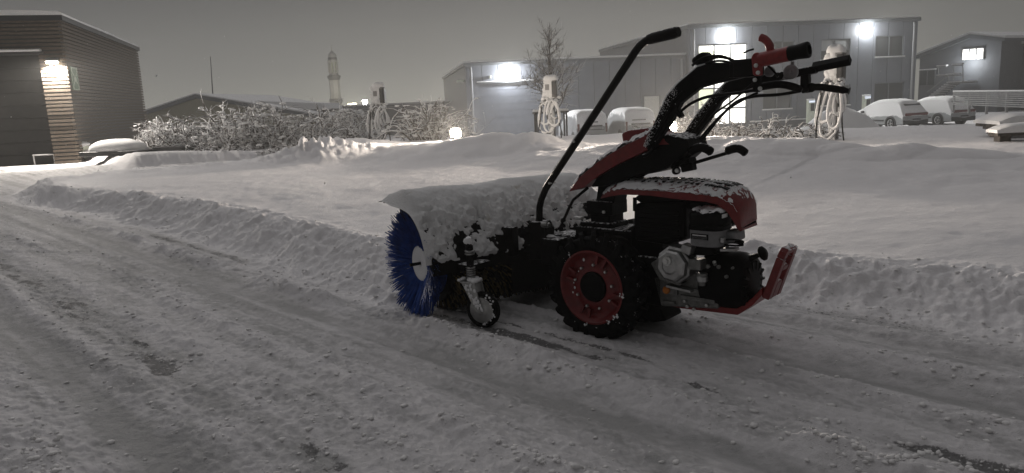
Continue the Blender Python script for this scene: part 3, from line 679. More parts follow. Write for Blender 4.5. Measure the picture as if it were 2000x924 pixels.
# ---- red engine cover with grilles
stn = [(1173, 388, 1174, 384, .06), (1190, 384, 1187, 374, .115), (1215, 380, 1210, 370, .145), (1270, 382, 1262, 372, .155), (1330, 390, 1325, 375, .155), (1378, 394, 1370, 380, .15), (1402, 400, 1396, 384, .142), (1420, 414, 1416, 390, .13), (1432, 432, 1432, 399, .115), (1440, 447, 1443, 417, .10), (1446, 452, 1448, 446, .09)]
rings = []
WN = .155
for (lx, ly, tx, ty, w) in stn:
    a = ML(tx, ty, w); b_ = ML(lx, ly, w)
    ring = [Vector((b_.x, w, b_.z))]
    for k in range(13):
        v = 1-2*k/12; ring.append(Vector((a.x, w*(.985 if abs(v) == 1 else v), a.z + .040*(1-abs(v)**2.6))))
    ring.append(Vector((b_.x, -w, b_.z)))
    inner = [Vector((q.x*1.0, q.y*.94, q.z-.012)) for q in ring[1:-1]][::-1]
    rings.append(ring+[Vector((b_.x, -w*.95, b_.z+.001))]+inner+[Vector((b_.x, w*.95, b_.z+.001))])
ec = MB().loft(rings).build('engine_cover', 'red', sw, True)
def cov(t_, v):
    k = min(int(t_), len(stn)-2); u = t_-k
    a = ML(*stn[k][2:4], stn[k][4]); b_ = ML(*stn[k+1][2:4], stn[k+1][4]); w = stn[k][4]+(stn[k+1][4]-stn[k][4])*u; p = a.lerp(b_, u)
    return Vector((p.x, w*v, p.z+.040*(1-abs(v)**2.6)))
slot = None
for (t0, t1, n_) in ((2.6, 4.5, 9), (4.9, 6.6, 9)):
    for k in range(n_):
        tt = t0+(t1-t0)*k/(n_-1)
        for v in (-.5, -.17, .17, .5):
            a = cov(tt, v); b_ = cov(min(tt+.12, 9.9), v)
            dd = (b_-a)
            MB().box(a+Vector((0, 0, .002)), (.009, .030, .006), ry=-atan2(dd.z, dd.x) if dd.x > 0 else atan2(dd.z, -dd.x)).build('grille_slot', 'blackclean', ec)
def cov_top(t_):
    tt = .15+t_*8.2; p = cov(tt, 0); e = cov(tt, 1); return p.x, e.z-.001, e.y*.99, .040
def covsnow():
    vs, fs = [], []; nx, ny = 90, 34
    for i_ in range(nx+1):
        for j_ in range(ny+1): vs.append(cov(.1+8.6*i_/nx, 1-2*j_/ny))
    V = np.array([tuple(v) for v in vs]); q = fbm(V[:, 0]*55, V[:, 1]*55, 97, 4); q2 = fbm(V[:, 0]*7, V[:, 1]*7, 98, 2)
    tt = np.repeat(np.linspace(.1, 8.7, nx+1), ny+1)
    V[:, 2] += .007*np.clip(q*1.8+q2*.9+.12-.5*sstep(7.0, 8.6, tt), -1, 1.3)
    for i_ in range(nx):
        for j_ in range(ny): a = i_*(ny+1)+j_; fs.append((a, a+1, a+ny+2, a+ny+1))
    mb = MB(); mb.add(V.tolist(), fs); tag(mb.build('snow_cover', 'snow', ec, True), kind='stuff')
covsnow()
# ---- red guard: flat strap under the engine bent up into a plate with two openings
path = MLs([(1282, 592), (1330, 603), (1365, 607), (1440, 616), (1468, 598), (1488, 577), (1505, 530), (1523, 483)], .07)
mb = MB()
rings = []
for k, p in enumerate(path[:6]):
    hw_ = .07; nrm = Vector((0, 0, .013))
    rings.append([Vector((p.x, hw_, p.z)), Vector((p.x, hw_, p.z+.036)), Vector((p.x, -hw_, p.z+.036)), Vector((p.x, -hw_, p.z))])
gd = MB().loft(rings).build('guard', 'redclean', sw, bevel=.006)
mb = MB(); P0, P1 = path[5], path[7]; ex = (P1-P0); LZ = ex.length; ez = ex.normalized(); en_ = Vector((-ez.z, 0, ez.x)).normalized()
def gpnt(v, w, d): return P0 + ez*w + Vector((0, v-P0.y, 0)) + en_*d
def plate_bar(poly, d0, d1): mb.loft([[gpnt(v, w, d0) for v, w in poly], [gpnt(v, w, d1) for v, w in poly]])
T_ = .034
# outline built as frame bars: two uprights, three cross bars
H0, H1 = -.01, LZ
plate_bar([(.070, H0), (.070, H1*.80), (.030, H1*.80), (.030, H0)], 0, T_)
plate_bar([(-.070, H0), (-.070, H1*.80), (-.030, H1*.80), (-.030, H0)], 0, T_)
plate_bar([(.030, H0), (.030, H1*.30), (-.030, H1*.30), (-.030, H0)], .001, T_-.001)
plate_bar([(.030, H1*.53), (.030, H1*.64), (-.030, H1*.64), (-.030, H1*.53)], .001, T_-.001)
plate_bar([(.070, H1*.80), (.064, H1*.93), (.050, H1), (-.050, H1), (-.064, H1*.93), (-.070, H1*.80), (-.030, H1*.80), (-.024, H1*.88), (.024, H1*.88), (.030, H1*.80)], 0, T_)
mb.build('guard_plate', 'red', gd, bevel=.006)
mb = MB(); rnd = random.Random(4)
for k in range(30): mb.ball(gpnt(rnd.uniform(-.045, .05), H1-.002+rnd.uniform(-.006, .003), rnd.uniform(0, T_)), rnd.uniform(.004, .008), 3, (1, 1, .6))
tag(mb.build('snow_crust', 'snow', gd, True), kind='stuff')
# ================================================================== brush attachment
BA = radians(58)
Bo = Vector((1.08, .49, 0)); _a = HA+BA            # angle from heading, clockwise
bax = Vector((cos(-_a), sin(-_a), 0)); bfu = Vector((cos(pi/2-_a), sin(pi/2-_a), 0))
def BF(s, u, z): return Bo + bax*s + bfu*u + Vector((0, 0, z))
BL = 1.24
U0, ZR, RB = .035, .302, .298
# roller core with end plate
cr_ = MB().lathe([(.10, .11), (.10, BL-.05)], BF(0, U0, ZR), bax, 24).build('brush_roller', 'blackclean', sw, True)
mb = MB(); rnd = random.Random(11); c0 = BF(0, U0, ZR)
def bristle(mb, s0, a, r_in, r_out, splay, w0, w1, tw):
    d0 = bfu*cos(a)+Vector((0, 0, sin(a))); d1 = bfu*cos(a+tw)+Vector((0, 0, sin(a+tw))); tn = d0.cross(bax).normalized()
    p = c0+bax*s0+d0*r_in; q = c0+bax*(s0+splay)+d1*r_out
    q.z = max(q.z, .004)
    b0 = bax*w0; mb.add([p+tn*w0, p-tn*w0*.5+b0*.8, p-tn*w0*.5-b0*.8, q+tn*w1, q-tn*w1*.5+bax*w1*.8, q-tn*w1*.5-bax*w1*.8], [(0, 1, 4, 3), (1, 2, 5, 4), (2, 0, 3, 5), (3, 4, 5)])
for k in range(1700):
    lay = rnd.random(); a = rnd.uniform(0, 2*pi)
    cl_ = round(a*46/(2*pi))*2*pi/46; a = cl_+(a-cl_)*rnd.uniform(.25, .8)
    bristle(mb, .075-.02*lay+.05*rnd.random(), a, .10, RB*rnd.uniform(.84, 1.07), -.100+rnd.uniform(-.02, .025)+.03*lay, .0036, .0021, rnd.gauss(0, .035))
tag(mb.build('end_bristles', 'blue', cr_), kind='stuff')
mb = MB(); mb.lathe([(.19, .135), (.19, .145), (.12, .11), (.10, .09)], c0, bax, 40, True); mb.build('bristle_backing', 'blue', cr_, True)
for nm, mt_, cnt in (('side_bristles', 'bristle_brown', 1500), ('side_bristles', 'blackclean', 2600)):
    mb = MB()
    for k in range(cnt):
        a = rnd.uniform(0, 2*pi); bristle(mb, rnd.uniform(.16, BL-.06) if mt_ != 'bristle_brown' else .16+abs(rnd.gauss(0, .38)) % (BL-.2), a, .10, RB*rnd.uniform(.9, 1.0), rnd.gauss(0, .012), .006, .005, rnd.gauss(0, .05))
    tag(mb.build(nm, mt_, cr_), kind='stuff')
mb = MB(); mb.lathe([(.232, .14), (.232, BL-.05)], c0, bax, 40); mb.build('bristle_body', 'blackclean', cr_, True)
# hub plate packed with snow
vs_ = []; hub = MB()
hub.lathe([(.108, .10), (.112, .072), (.100, .060), (.085, .056), (.06, .058), (.03, .062), (.012, .064), (.011, .075), (0, .075)], c0, bax, 30)
hp = hub.build('hub_snow', 'snow', cr_, True); 
MB().lathe([(.010, .0), (.009, .07), (0, .07)], c0, bax, 8).build('hub_bolt', 'blackclean', cr_, True)
# hood shell, end plates, frame
prof = [(.36, .635), (.30, .645), (.16, .628), (.02, .622), (-.09, .600), (-.18, .535), (-.235, .445), (-.258, .350)]
def shell(off):
    o = []
    for k, (u, z) in enumerate(prof):
        a = prof[max(0, k-1)]; b_ = prof[min(len(prof)-1, k+1)]; dx, dz = b_[0]-a[0], b_[1]-a[1]; L = math.hypot(dx, dz); o.append((u+dz/L*-off*-1*-1, z-dx/L*off))
    return o
inn = shell(-.006); outr = shell(.004)
mb = MB(); mb.loft([[BF(s, u, z) for u, z in outr+inn[::-1]] for s in (.0, BL)]); hd = mb.build('brush_hood', 'black', sw)
mb = MB(); mb.prism(outr[3:]+[(-.20, .36), (-.175, .44), (-.13, .515), (-.06, .570), (.02, .595)], .004, .012, lambda u, v, d: BF(d, u, v)); mb.build('end_plate', 'blackclean', hd)
mb = MB(); mb.prism(outr[2:]+[(-.10, .30), (.20, .30)], BL-.012, BL-.004, lambda u, v, d: BF(d, u, v)); mb.build('end_plate', 'blackclean', hd)
mb = MB(); mb.prism([(.155, .618), (.15, .520), (.12, .52), (.04, .565), (.02, .615)], .012, .020, lambda u, v, d: BF(d, u, v)); mb.build('end_gusset', 'blackclean', hd)
mb = MB(); mb.prism([(-.262, .352), (-.262, .285), (-.250, .285), (-.250, .335), (-.225, .335), (-.225, .352)], .0, BL, lambda u, v, d: BF(d, u, v)); fr = mb.build('rear_frame', 'black', hd)
mb = MB(); q = [BF(.62, -.255, .33), Vector((.38, .06, .38))]; mb.tube(q, .045, 4); mb.box((.34, .05, .40), (.12, .24, .14)); mb.build('hitch_arm', 'black', sw, bevel=.006)
mb = MB(); mb.box(BF(.50, -.24, .41), (.10, .06, .17), rz=0); mb.build('pivot_block', 'black', hd, bevel=.006)
# rubber flap behind the brush and worn tufts below the frame
mb = MB(); mb.prism([(-.256, .29), (-.256, .10), (-.250, .10), (-.250, .29)], .50, BL-.03, lambda u, v, d: BF(d, u, v)); mb.build('rubber_flap', 'rubber', hd)
# snow load: thick smooth crown, rough dirty rear slope
ns, nt_ = 150, 64
pp = curve_pts([(u, 0, z) for u, z in outr], 12); Ls = [0]
for a, b_ in zip(pp[:-1], pp[1:]): Ls.append(Ls[-1]+(b_-a).length)
vs, fs = [], []
tt = np.linspace(0, 1, nt_+1)
PX = np.interp(tt*Ls[-1], Ls, [p.x for p in pp]); PZ = np.interp(tt*Ls[-1], Ls, [p.z for p in pp])
dx = np.gradient(PX); dz = np.gradient(PZ); L_ = np.hypot(dx, dz); nx_ = dz/L_*1.0; nz_ = -dx/L_
SS = np.linspace(-.035, BL+.03, ns+1)
s2, t2 = np.meshgrid(SS, tt, indexing='ij')
thick = .066*np.exp(-((t2-.36)/.26)**2) + .026 + .022*np.exp(-((t2-.97)/.05)**2)*(s2 > .25)
rough = sstep(.42, .62, t2)
n1 = fbm(s2*16, t2*14, 101, 4); n2 = fbm(s2*45, t2*40, 102, 3); n3 = fbm(s2*4, t2*3, 103, 2)
n4 = fbm(s2*24, t2*20, 104, 3)
thick = thick + rough*(.024*n1+.022*n2+.012*np.abs(n4)) + (1-rough)*.006*n1 + .014*n3 - rough*.022 - sstep(.55, .75, t2)*.07*sstep(.16, .40, -(n1+.8*n3+.25*n2))
thick = np.maximum(thick, -.004)
thick *= sstep(-.04, .02, s2)*sstep(BL+.035, BL-.03, s2)
thick *= np.clip(sstep(-.02, .10, t2)*.85+.15, 0, 1)*np.clip(sstep(1.02, .95, t2)+.2, 0, 1)
uu = PX[None, :] + nx_[None, :]*-1*-thick*0 + nx_[None, :]*thick*-1*-1*0 + 0
uu = PX[None, :] + (nx_[None, :]*thick)*(-1 if nx_[-5] > 0 else 1); zz = PZ[None, :] + np.abs(nz_[None, :])*thick
V = [BF(float(s2[i_, j_]), float(uu[i_, j_]), float(zz[i_, j_])) for i_ in range(ns+1) for j_ in range(nt_+1)]
V2 = [BF(float(s2[i_, j_]), float(PX[j_]), float(PZ[j_])-.001) for i_ in range(ns+1) for j_ in (0, nt_)]
fs = []; w_ = nt_+1
for i_ in range(ns):
    for j_ in range(nt_): a = i_*w_+j_; fs.append((a, a+1, a+w_+1, a+w_))
    o_ = (ns+1)*w_; a = i_*w_
    fs.append((a, a+w_, o_+2*(i_+1), o_+2*i_)); a = i_*w_+nt_; fs.append((a, o_+2*i_+1, o_+2*(i_+1)+1, a+w_))
mb = MB(); mb.add(V+V2, fs); tag(mb.build('hood_snow', 'dirty_snow', hd, True), kind='stuff')
# castor wheel on its sprung stem
cst = Vector((.612, .415, 0))
RC = .098
mb = MB(); mb.lathe([(.070, -.020), (.088, -.024), (RC, -.014), (RC, .014), (.088, .024), (.070, .020)], (cst.x, cst.y, RC+.004), (-.25, 1, 0), 32)
cw_ = mb.build('castor_wheel', 'rubber', sw, True)
ax_ = Vector((-.25, 1, 0)).normalized(); cc = Vector((cst.x, cst.y, RC+.004))
MB().lathe([(.071, -.018), (.071, .020), (.06, .022), (.03, .030), (.014, .036), (.012, .045), (0, .045)], cc, ax_, 24).build('castor_rim', 'steel', cw_, True)
fk = MB(); tpx = ML(921, 560, .415); st_top = Vector((tpx.x, .415, .245))
tn_ = Vector((1, .25, 0)).normalized()
for sgn in (-1, 1):
    o_ = cc + ax_*.034*sgn; a = st_top + ax_*.034*sgn
    fk.loft([[o_+tn_*-.018+Vector((0, 0, -.018)), o_+tn_*.022+Vector((0, 0, -.008)), a+tn_*.040, a+tn_*-.045], [q + ax_*.005*sgn for q in (o_+tn_*-.018+Vector((0, 0, -.018)), o_+tn_*.022+Vector((0, 0, -.008)), a+tn_*.040, a+tn_*-.045)]])
fk.box(st_top+Vector((0, 0, .004)), (.095, .085, .01), rz=.2)
fk = fk.build('castor_fork', 'steel', cw_, bevel=.002)
mb = MB(); rnd = random.Random(9)
for k in range(26): mb.ball(st_top+ax_*rnd.uniform(-.03, .045)+tn_*rnd.uniform(-.05, .05)+Vector((0, 0, .016)), rnd.uniform(.010, .02), 4, (1, 1, .75))
for k in range(40):
    t_ = rnd.random(); mb.ball(st_top.lerp(cc, t_)+ax_*.040+tn_*rnd.uniform(-.03, .03)*(1-.4*t_), rnd.uniform(.006, .012), 3, (1, .5, 1))
for k in range(26):
    a = rnd.uniform(-1.6, 1.2); mb.ball(cc+ax_*.026+(tn_*-cos(a)+Vector((0, 0, sin(a))))*rnd.uniform(.07, .097), rnd.uniform(.003, .007), 3)
tag(mb.build('snow_crust', 'snow', cw_, True), kind='stuff')
stm = MB().lathe([(.020, 0), (.020, .20), (.012, .205), (.012, .225), (0, .225)], st_top, (0, 0, 1), 16).build('castor_stem', 'blackclean', cw_, True)
mb = MB()
for k in range(6): mb.lathe([(.021, k*.0125), (.026, k*.0125+.003), (.026, k*.0125+.008), (.021, k*.0125+.011)], st_top+Vector((0, 0, .012)), (0, 0, 1), 16)
mb.build('stem_spring', 'steel', stm, True); mb = MB()
for k in range(2): mb.lathe([(.021, k*.014), (.027, k*.014+.003), (.027, k*.014+.009), (.021, k*.014+.012)], st_top+Vector((0, 0, .15)), (0, 0, 1), 16)
mb.build('stem_spring', 'steel', stm, True)
mb = MB(); 
for k in range(7): mb.ball(st_top+Vector((rnd.uniform(-.015, .015), rnd.uniform(-.01, .015), .225+rnd.uniform(-.004, .012))), .018, 4)
mb.build('snow_cap', 'snow', stm, True)
MB().box(st_top.lerp(BF(.28, -.255, .32), .5)+Vector((0, 0, .04)), (.10, .16, .03), rz=0).build('stem_bracket', 'black', hd)
# ================================================================== HALLS ACROSS THE YARD
FA = radians(8.0)
fu_ = Vector((cos(FA), sin(FA), 0)); fn_ = Vector((sin(FA), -cos(FA), 0))      # along the facade, out of the facade
LOT = -1.35
def wall_panels(at, s0, s1, z0, z1, holes, root, w_=1.06):
    n_ = max(1, round((s1-s0)/w_)); e = [s0+(s1-s0)*k/n_ for k in range(n_+1)]; w0 = None
    for k in range(n_):
        a, b_ = e[k]+.014, e[k+1]-.014
        if w0 is None:
            mb0 = wall_holes(at, s0+.02, s1-.02, z0+.02, z1-.02, holes, -.30, -.255); w0 = part(mb0, 'wall', 'trim', root); tag(w0, kind='stuff')
        hs_ = [h for h in holes if h[1] > a and h[0] < b_]
        xs = sorted({a, b_, *[min(max(v, a), b_) for h in hs_ for v in h[:2]]})
        for xa, xb in zip(xs[:-1], xs[1:]):
            zs = sorted({z0, z1, *[v for h in hs_ if h[0] < (xa+xb)/2 < h[1] for v in h[2:]]}); zs = [v for v in zs if z0 <= v <= z1]
            for za_, zb_ in zip(zs[:-1], zs[1:]):
                if any(h[0] < (xa+xb)/2 < h[1] and h[2] < (za_+zb_)/2 < h[3] for h in hs_): continue
                mb = MB(); fbox(mb, at, xa, xb, za_, zb_, -.25, 0); o = mb.build('wall_panel', 'hall'); o.parent = w0
def facade(P):
    P = Vector((P.x, P.y, 0))
    def f(px, py):
        q = plane_hit(px, py, P, fn_) - P; return q.dot(fu_), q.z
    def at(s, d, z): return P + fu_*s + fn_*d + Vector((0, 0, z))
    return f, at
RZF = FA
def fbox(mb, at, s0, s1, z0, z1, d0, d1):
    return mb.box(at((s0+s1)/2, (d0+d1)/2, (z0+z1)/2), (abs(s1-s0), abs(d1-d0), abs(z1-z0)), rz=RZF)
def wall_holes(at, s0, s1, z0, z1, holes, d0=-.25, d1=0):
    mb = MB(); xs = sorted({s0, s1, *[h[0] for h in holes], *[h[1] for h in holes]}); zs = sorted({z0, z1, *[h[2] for h in holes], *[h[3] for h in holes]})
    xs = sorted({min(max(v, s0), s1) for v in xs}); zs = sorted({min(max(v, z0), z1) for v in zs})
    for a, b_ in zip(xs[:-1], xs[1:]):
        run = None
        for c, d in zip(zs[:-1], zs[1:]):
            hole = any(h[0] <= (a+b_)/2 <= h[1] and h[2] <= (c+d)/2 <= h[3] for h in holes)
            if hole:
                if run: fbox(mb, at, a, b_, run[0], run[1], d0, d1); run = None
            else: run = (run[0], d) if run else (c, d)
        if run: fbox(mb, at, a, b_, run[0], run[1], d0, d1)
    return mb
hallP = D(912, 200, 48.0); hf, hat = facade(hallP)
hall = empty('storage_hall', hat(0, 0, LOT), FA, 'long low grey sheet-metal hall with a floodlit roller gate behind the bare tree', 'hall')
def part(mb, name, m, root, smooth=False, bevel=0):
    o = mb.build(name, m, None, smooth, bevel); o.parent = root; o.matrix_parent_inverse = root.matrix_basis.inverted() if root.matrix_basis != Matrix() else Matrix(); return o
def fix(root):
    bpy.context.view_layer.update()
HW = hf(1340, 112)[0]; HT = (hf(912, 128)[1]+hf(1340, 113)[1])/2
g0, g1 = hf(936, 200)[0], hf(1049, 200)[0]; gz = hf(993, 161)[1]
d0, d1 = hf(1258, 200)[0], hf(1288, 200)[0]; dz = hf(1272, 188)[1]
bpy.context.view_layer.update()
wall_panels(hat, 0, HW, LOT-.6, HT, [(g0, g1, LOT-.61, gz), (d0, d1, LOT-.61, dz)], hall)
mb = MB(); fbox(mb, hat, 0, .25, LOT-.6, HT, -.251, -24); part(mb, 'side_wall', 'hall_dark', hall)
mb = MB(); fbox(mb, hat, .25, HW, HT-.35, HT-.05, -.251, -24); part(mb, 'roof', 'trim', hall)
mb = MB(); fbox(mb, hat, -.12, HW, HT-.02, HT+.16, -.3, .10); fbox(mb, hat, -.12, .1, HT-.019, HT+.159, -.301, -24); part(mb, 'roof_trim', 'trim', hall)
mb = MB(); fbox(mb, hat, -.10, HW, HT+.162, HT+.30, -24, .06); part(mb, 'roof_snow', 'snow_far', hall, bevel=.05)
gt = None
nsl = 9
for k in range(nsl):
    z0 = LOT-.3+(gz-LOT+.3)*k/nsl; z1 = LOT-.3+(gz-LOT+.3)*(k+1)/nsl
    mb = MB(); fbox(mb, hat, g0, g1, z0+.008, z1-.008, -.14, -.09)
    if gt is None:
        mb0 = MB(); fbox(mb0, hat, g0, g1, LOT-.3, gz, -.2, -.145); gt = part(mb0, 'roller_gate', 'hallgate', hall)
    o = mb.build('gate_panel', 'hallgate'); o.parent = gt; 
# parenting with plain world-space meshes: undo the root transforms at the end
mb = MB(); fbox(mb, hat, g0-.12, g1+.12, gz+.003, gz+.07, .002, .07); part(mb, 'gate_canopy', 'trim', hall)
mb = MB(); fbox(mb, hat, g0-.10, g1+.10, gz+.072, gz+.12, .004, .07); part(mb, 'canopy_snow', 'snow_far', hall, bevel=.03)
mb = MB(); fbox(mb, hat, d0, d1, LOT-.3, dz, -.12, -.05); part(mb, 'door', 'doorlight', hall)
mb = MB(); fbox(mb, hat, d0-.12, d0-.003, LOT-.3, dz+.1, .002, .04); fbox(mb, hat, d1+.003, d1+.12, LOT-.3, dz+.1, .002, .04); fbox(mb, hat, d0-.003, d1+.003, dz+.003, dz+.1, .002, .04); part(mb, 'door_frame', 'frame', hall)
def dpipe(at, s, z0, z1, root):
    mb = MB(); mb.tube([at(s, .10, z0), at(s, .10, z1-.25), at(s, .05, z1-.1)], .07, 8); part(mb, 'downpipe', 'pipe', root, True)
dpipe(hat, .35, LOT-.4, HT, hall); dpipe(hat, HW-.35, LOT-.4, HT, hall)
def wall_lamp(at, s, z, root, power, col, m, spotp=0, d=.22, aim=(0, -1, -1.0)):
    mb = MB(); fbox(mb, at, s-.07, s+.07, z-.06, z+.06, .004, .12); h = part(mb, 'wall_lamp', 'frame', root); tag(h, kind='stuff')
    mb = MB(); mb.ball(at(s, .20, z), .135, 8, (1.15, .8, 1)); o = mb.build('lamp_glass', m, None, True); o.parent = h
    p = at(s, .36, z-.02); lamp_light('lamp_light', p, power, col, .10)
    if spotp: lamp_light('flood_light', at(s, .50, z-.10), spotp, col, .15, None, radians(124), fn_*1.0+Vector((0, 0, -.55)), .5)
ls, lz = hf(993, 144); wall_lamp(hat, ls, lz, hall, 620, (1, 1, 1), 'lamp', 2400)
# small camera and sensor by the corner
mb = MB(); q = hat(-.25, -1.2, hf(905, 157)[1]); mb.box(q, (.5, .16, .16), rz=FA); part(mb, 'side_lamp', 'signwhite', hall, bevel=.03)
mb = MB(); q = hat(1.55, .10, hf(926, 152)[1]); mb.box(q, (.14, .25, .16), rz=FA); part(mb, 'camera_box', 'signwhite', hall, bevel=.03)
# ---- two-storey office
offP = hat(HW, .55, 0); of, oat = facade(offP)
OW = of(1788, 150)[0]; OT = (of(1342, 54)[1]+of(1787, 42)[1])/2
off = empty('office_building', oat(0, 0, LOT), FA, 'two-storey grey office building with a brightly lit glazed entrance', 'office building')
bpy.context.view_layer.update()
def rect(x0, y0, x1, y1):
    a = of(x0, y0); b_ = of(x1, y1); return [min(a[0], b_[0]), max(a[0], b_[0]), min(a[1], b_[1]), max(a[1], b_[1])]
ent = rect(1363, 87, 1459, 247); ent[2] = LOT-.1
wins = [rect(1507, 81, 1551, 116), rect(1604, 77, 1660, 116), rect(1711, 71, 1765, 110), rect(1490, 172, 1546, 212), rect(1600, 167, 1659, 205), rect(1708, 162, 1764, 205)]
wall_panels(oat, 0, OW, LOT-.6, OT, [tuple(ent)]+[tuple(r) for r in wins], off)
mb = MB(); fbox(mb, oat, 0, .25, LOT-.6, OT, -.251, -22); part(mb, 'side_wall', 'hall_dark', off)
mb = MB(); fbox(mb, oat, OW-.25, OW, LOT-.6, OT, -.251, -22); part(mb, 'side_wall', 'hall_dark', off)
mb = MB(); fbox(mb, oat, .25, OW-.25, OT-.4, OT-.1, -.252, -22); part(mb, 'roof', 'trim', off)
mb = MB(); fbox(mb, oat, -.12, OW+.12, OT-.02, OT+.2, -.3, .12); fbox(mb, oat, -.12, .1, OT-.019, OT+.199, -.301, -22); fbox(mb, oat, OW-.1, OW+.12, OT-.019, OT+.199, -.301, -22); part(mb, 'roof_trim', 'trim', off)
mb = MB(); fbox(mb, oat, -.1, OW+.1, OT+.202, OT+.31, -22, .08); part(mb, 'roof_snow', 'snow_far', off, bevel=.05)
dpipe(oat, .28, LOT-.4, OT, off); dpipe(oat, OW-.35, LOT-.4, OT, off)
mb = MB(); fbox(mb, oat, .5, OW-.5, LOT-.4, LOT+.42, .004, .03); part(mb, 'plinth', 'hall_dark', off)
mb = MB(); fbox(mb, oat, ent[1]+.2, OW-.5, LOT+.42, LOT+.50, .004, .08); part(mb, 'plinth_snow', 'snow_far', off)
def window(r, root, at, cols, rows, panemat, name='window', blind=None, sill=True, fw_=.07, mats=None):
    s0, s1, z0, z1 = r; mb = MB()
    fbox(mb, at, s0, s0+fw_, z0, z1, -.16, -.06); fbox(mb, at, s1-fw_, s1, z0, z1, -.16, -.06)
    fbox(mb, at, s0+fw_, s1-fw_, z0, z0+fw_, -.159, -.061); fbox(mb, at, s0+fw_, s1-fw_, z1-fw_, z1, -.159, -.061)
    for c in cols: fbox(mb, at, s0+(s1-s0)*c-fw_/2, s0+(s1-s0)*c+fw_/2, z0+fw_, z1-fw_, -.158, -.062)
    for c in rows: fbox(mb, at, s0+fw_, s1-fw_, z0+(z1-z0)*c-fw_/2, z0+(z1-z0)*c+fw_/2, -.157, -.063)
    wn = part(mb, name, 'frame', root)
    cs = [0]+list(cols)+[1]; rs = [0]+list(rows)+[1]; k = 0
    for i_ in range(len(cs)-1):
        for j_ in range(len(rs)-1):
            mb = MB(); fbox(mb, at, s0+(s1-s0)*cs[i_]+.02, s0+(s1-s0)*cs[i_+1]-.02, z0+(z1-z0)*rs[j_]+.02, z0+(z1-z0)*rs[j_+1]-.02, -.125, -.105)
            o = mb.build('pane', (mats or {}).get((i_, j_), panemat)); o.parent = wn
    if blind:
        mb = MB(); fbox(mb, at, s0+.03, s1-.03, z0+(z1-z0)*blind, z1-.03, -.104, -.095); o = mb.build('blind', 'blind'); o.parent = wn
    if sill:
        mb = MB(); fbox(mb, at, s0-.05, s1+.05, z0-.06, z0-.004, .004, .10); o = mb.build('sill', 'pipe'); o.parent = wn
        mb = MB(); fbox(mb, at, s0-.04, s1+.04, z0-.003, z0+.045, .004, .09); o = mb.build('sill_snow', 'snow_far'); o.parent = wn
    return wn
za = (of(1410, 172)[1]-ent[2])/(ent[3]-ent[2]); zb = (of(1410, 212)[1]-ent[2])/(ent[3]-ent[2]); zc = (of(1410, 131)[1]-ent[2])/(ent[3]-ent[2])
window(ent, off, oat, (.335, .655), (zb, za), 'lit', 'glazed_entrance', None, False, .10, {(0, 0): 'blind', (0, 1): 'lit2'})
mb = MB(); fbox(mb, oat, ent[0]+.12, ent[0]+1.1, of(1375, 112)[1], of(1375, 100)[1], -.104, -.09); part(mb, 'ceiling_beam', 'lit2', off)
for r, bl in zip(wins, (None, .45, None, None, None, None)): window(r, off, oat, (.5,), (), 'glass', 'window', bl)
for (px_, py_, p, q, sp) in ((1418, 70, 400, 0, 1500), (1692, 57, 340, 0, 1300)):
    s_, z_ = of(px_, py_); wall_lamp(oat, s_, z_, off, p, (1, 1, .97), 'lamp', sp)
mb = MB(); r = rect(1341, 205, 1353, 219); fbox(mb, oat, r[0], r[1], r[2], r[3], .004, .2); part(mb, 'letterbox', 'frame', off, bevel=.02)
mb = MB(); r = rect(1340, 203, 1354, 206); fbox(mb, oat, r[0], r[1], r[2], r[3], .004, .22); part(mb, 'letterbox_snow', 'snow_far', off)
mb = MB(); r = rect(1467, 192, 1472, 203); fbox(mb, oat, r[0], r[1], r[2], r[3], .004, .08); part(mb, 'intercom', 'frame', off)
# ---- far right building with outside stairs
bP = D(1795, 150, 66.0); e1_ = D(1952, 150, 60.0); bd_ = (Vector((e1_.x, e1_.y, 0))-Vector((bP.x, bP.y, 0))); BW2 = bd_.length; bd_.normalize(); bn_ = Vector((bd_.y, -bd_.x, 0))
bP = Vector((bP.x, bP.y, 0))
def bq(px, py): q = plane_hit(px, py, bP, bn_)-bP; return q.dot(bd_), q.z
def bat(s, d, z): return bP+bd_*s+bn_*d+Vector((0, 0, z))
RB2 = atan2(bd_.y, bd_.x)
def bbox(mb, s0, s1, z0, z1, d0, d1): return mb.box(bat((s0+s1)/2, (d0+d1)/2, (z0+z1)/2), (abs(s1-s0), abs(d1-d0), abs(z1-z0)), rz=RB2)
gb_ = empty('gabled_workshop', bat(0, 0, LOT), RB2, 'dark gabled building with a lit upper doorway and outside stairs', 'building')
bpy.context.view_layer.update()
pk = bq(1898, 75); lf_ = bq(1793, 114); rg_ = bq(1952, 81)
mb = MB(); ol = [(0, LOT-1), (BW2, LOT-1), (BW2, rg_[1]), (pk[0], pk[1]), (0, lf_[1])]
mb.prism(ol, -22, 0, lambda u, v, d: bat(u, d, v)); part(mb, 'wall', 'hall_dark', gb_)
mb = MB(); mb.prism([(-.3, lf_[1]-.08), (pk[0], pk[1]+.02), (BW2+.4, rg_[1]-.05), (BW2+.4, rg_[1]+.22), (pk[0], pk[1]+.34), (-.3, lf_[1]+.22)], -22.5, .35, lambda u, v, d: bat(u, d, v)); part(mb, 'roof', 'trim', gb_)
mb = MB(); mb.prism([(-.3, lf_[1]+.222), (pk[0], pk[1]+.342), (BW2+.4, rg_[1]+.222), (BW2+.4, rg_[1]+.42), (pk[0], pk[1]+.55), (-.3, lf_[1]+.40)], -22.5, .3, lambda u, v, d: bat(u, d, v)); part(mb, 'roof_snow', 'snow_far', gb_)
mb = MB(); bbox(mb, BW2+.004, BW2+14, LOT-1, rg_[1]-.2, -3, -22); part(mb, 'side_wing', 'trim', gb_)
mb = MB(); bbox(mb, BW2-.1, BW2+14.2, rg_[1]-.2, rg_[1]+.12, -2.7, -22); part(mb, 'wing_snow', 'snow_far', gb_)
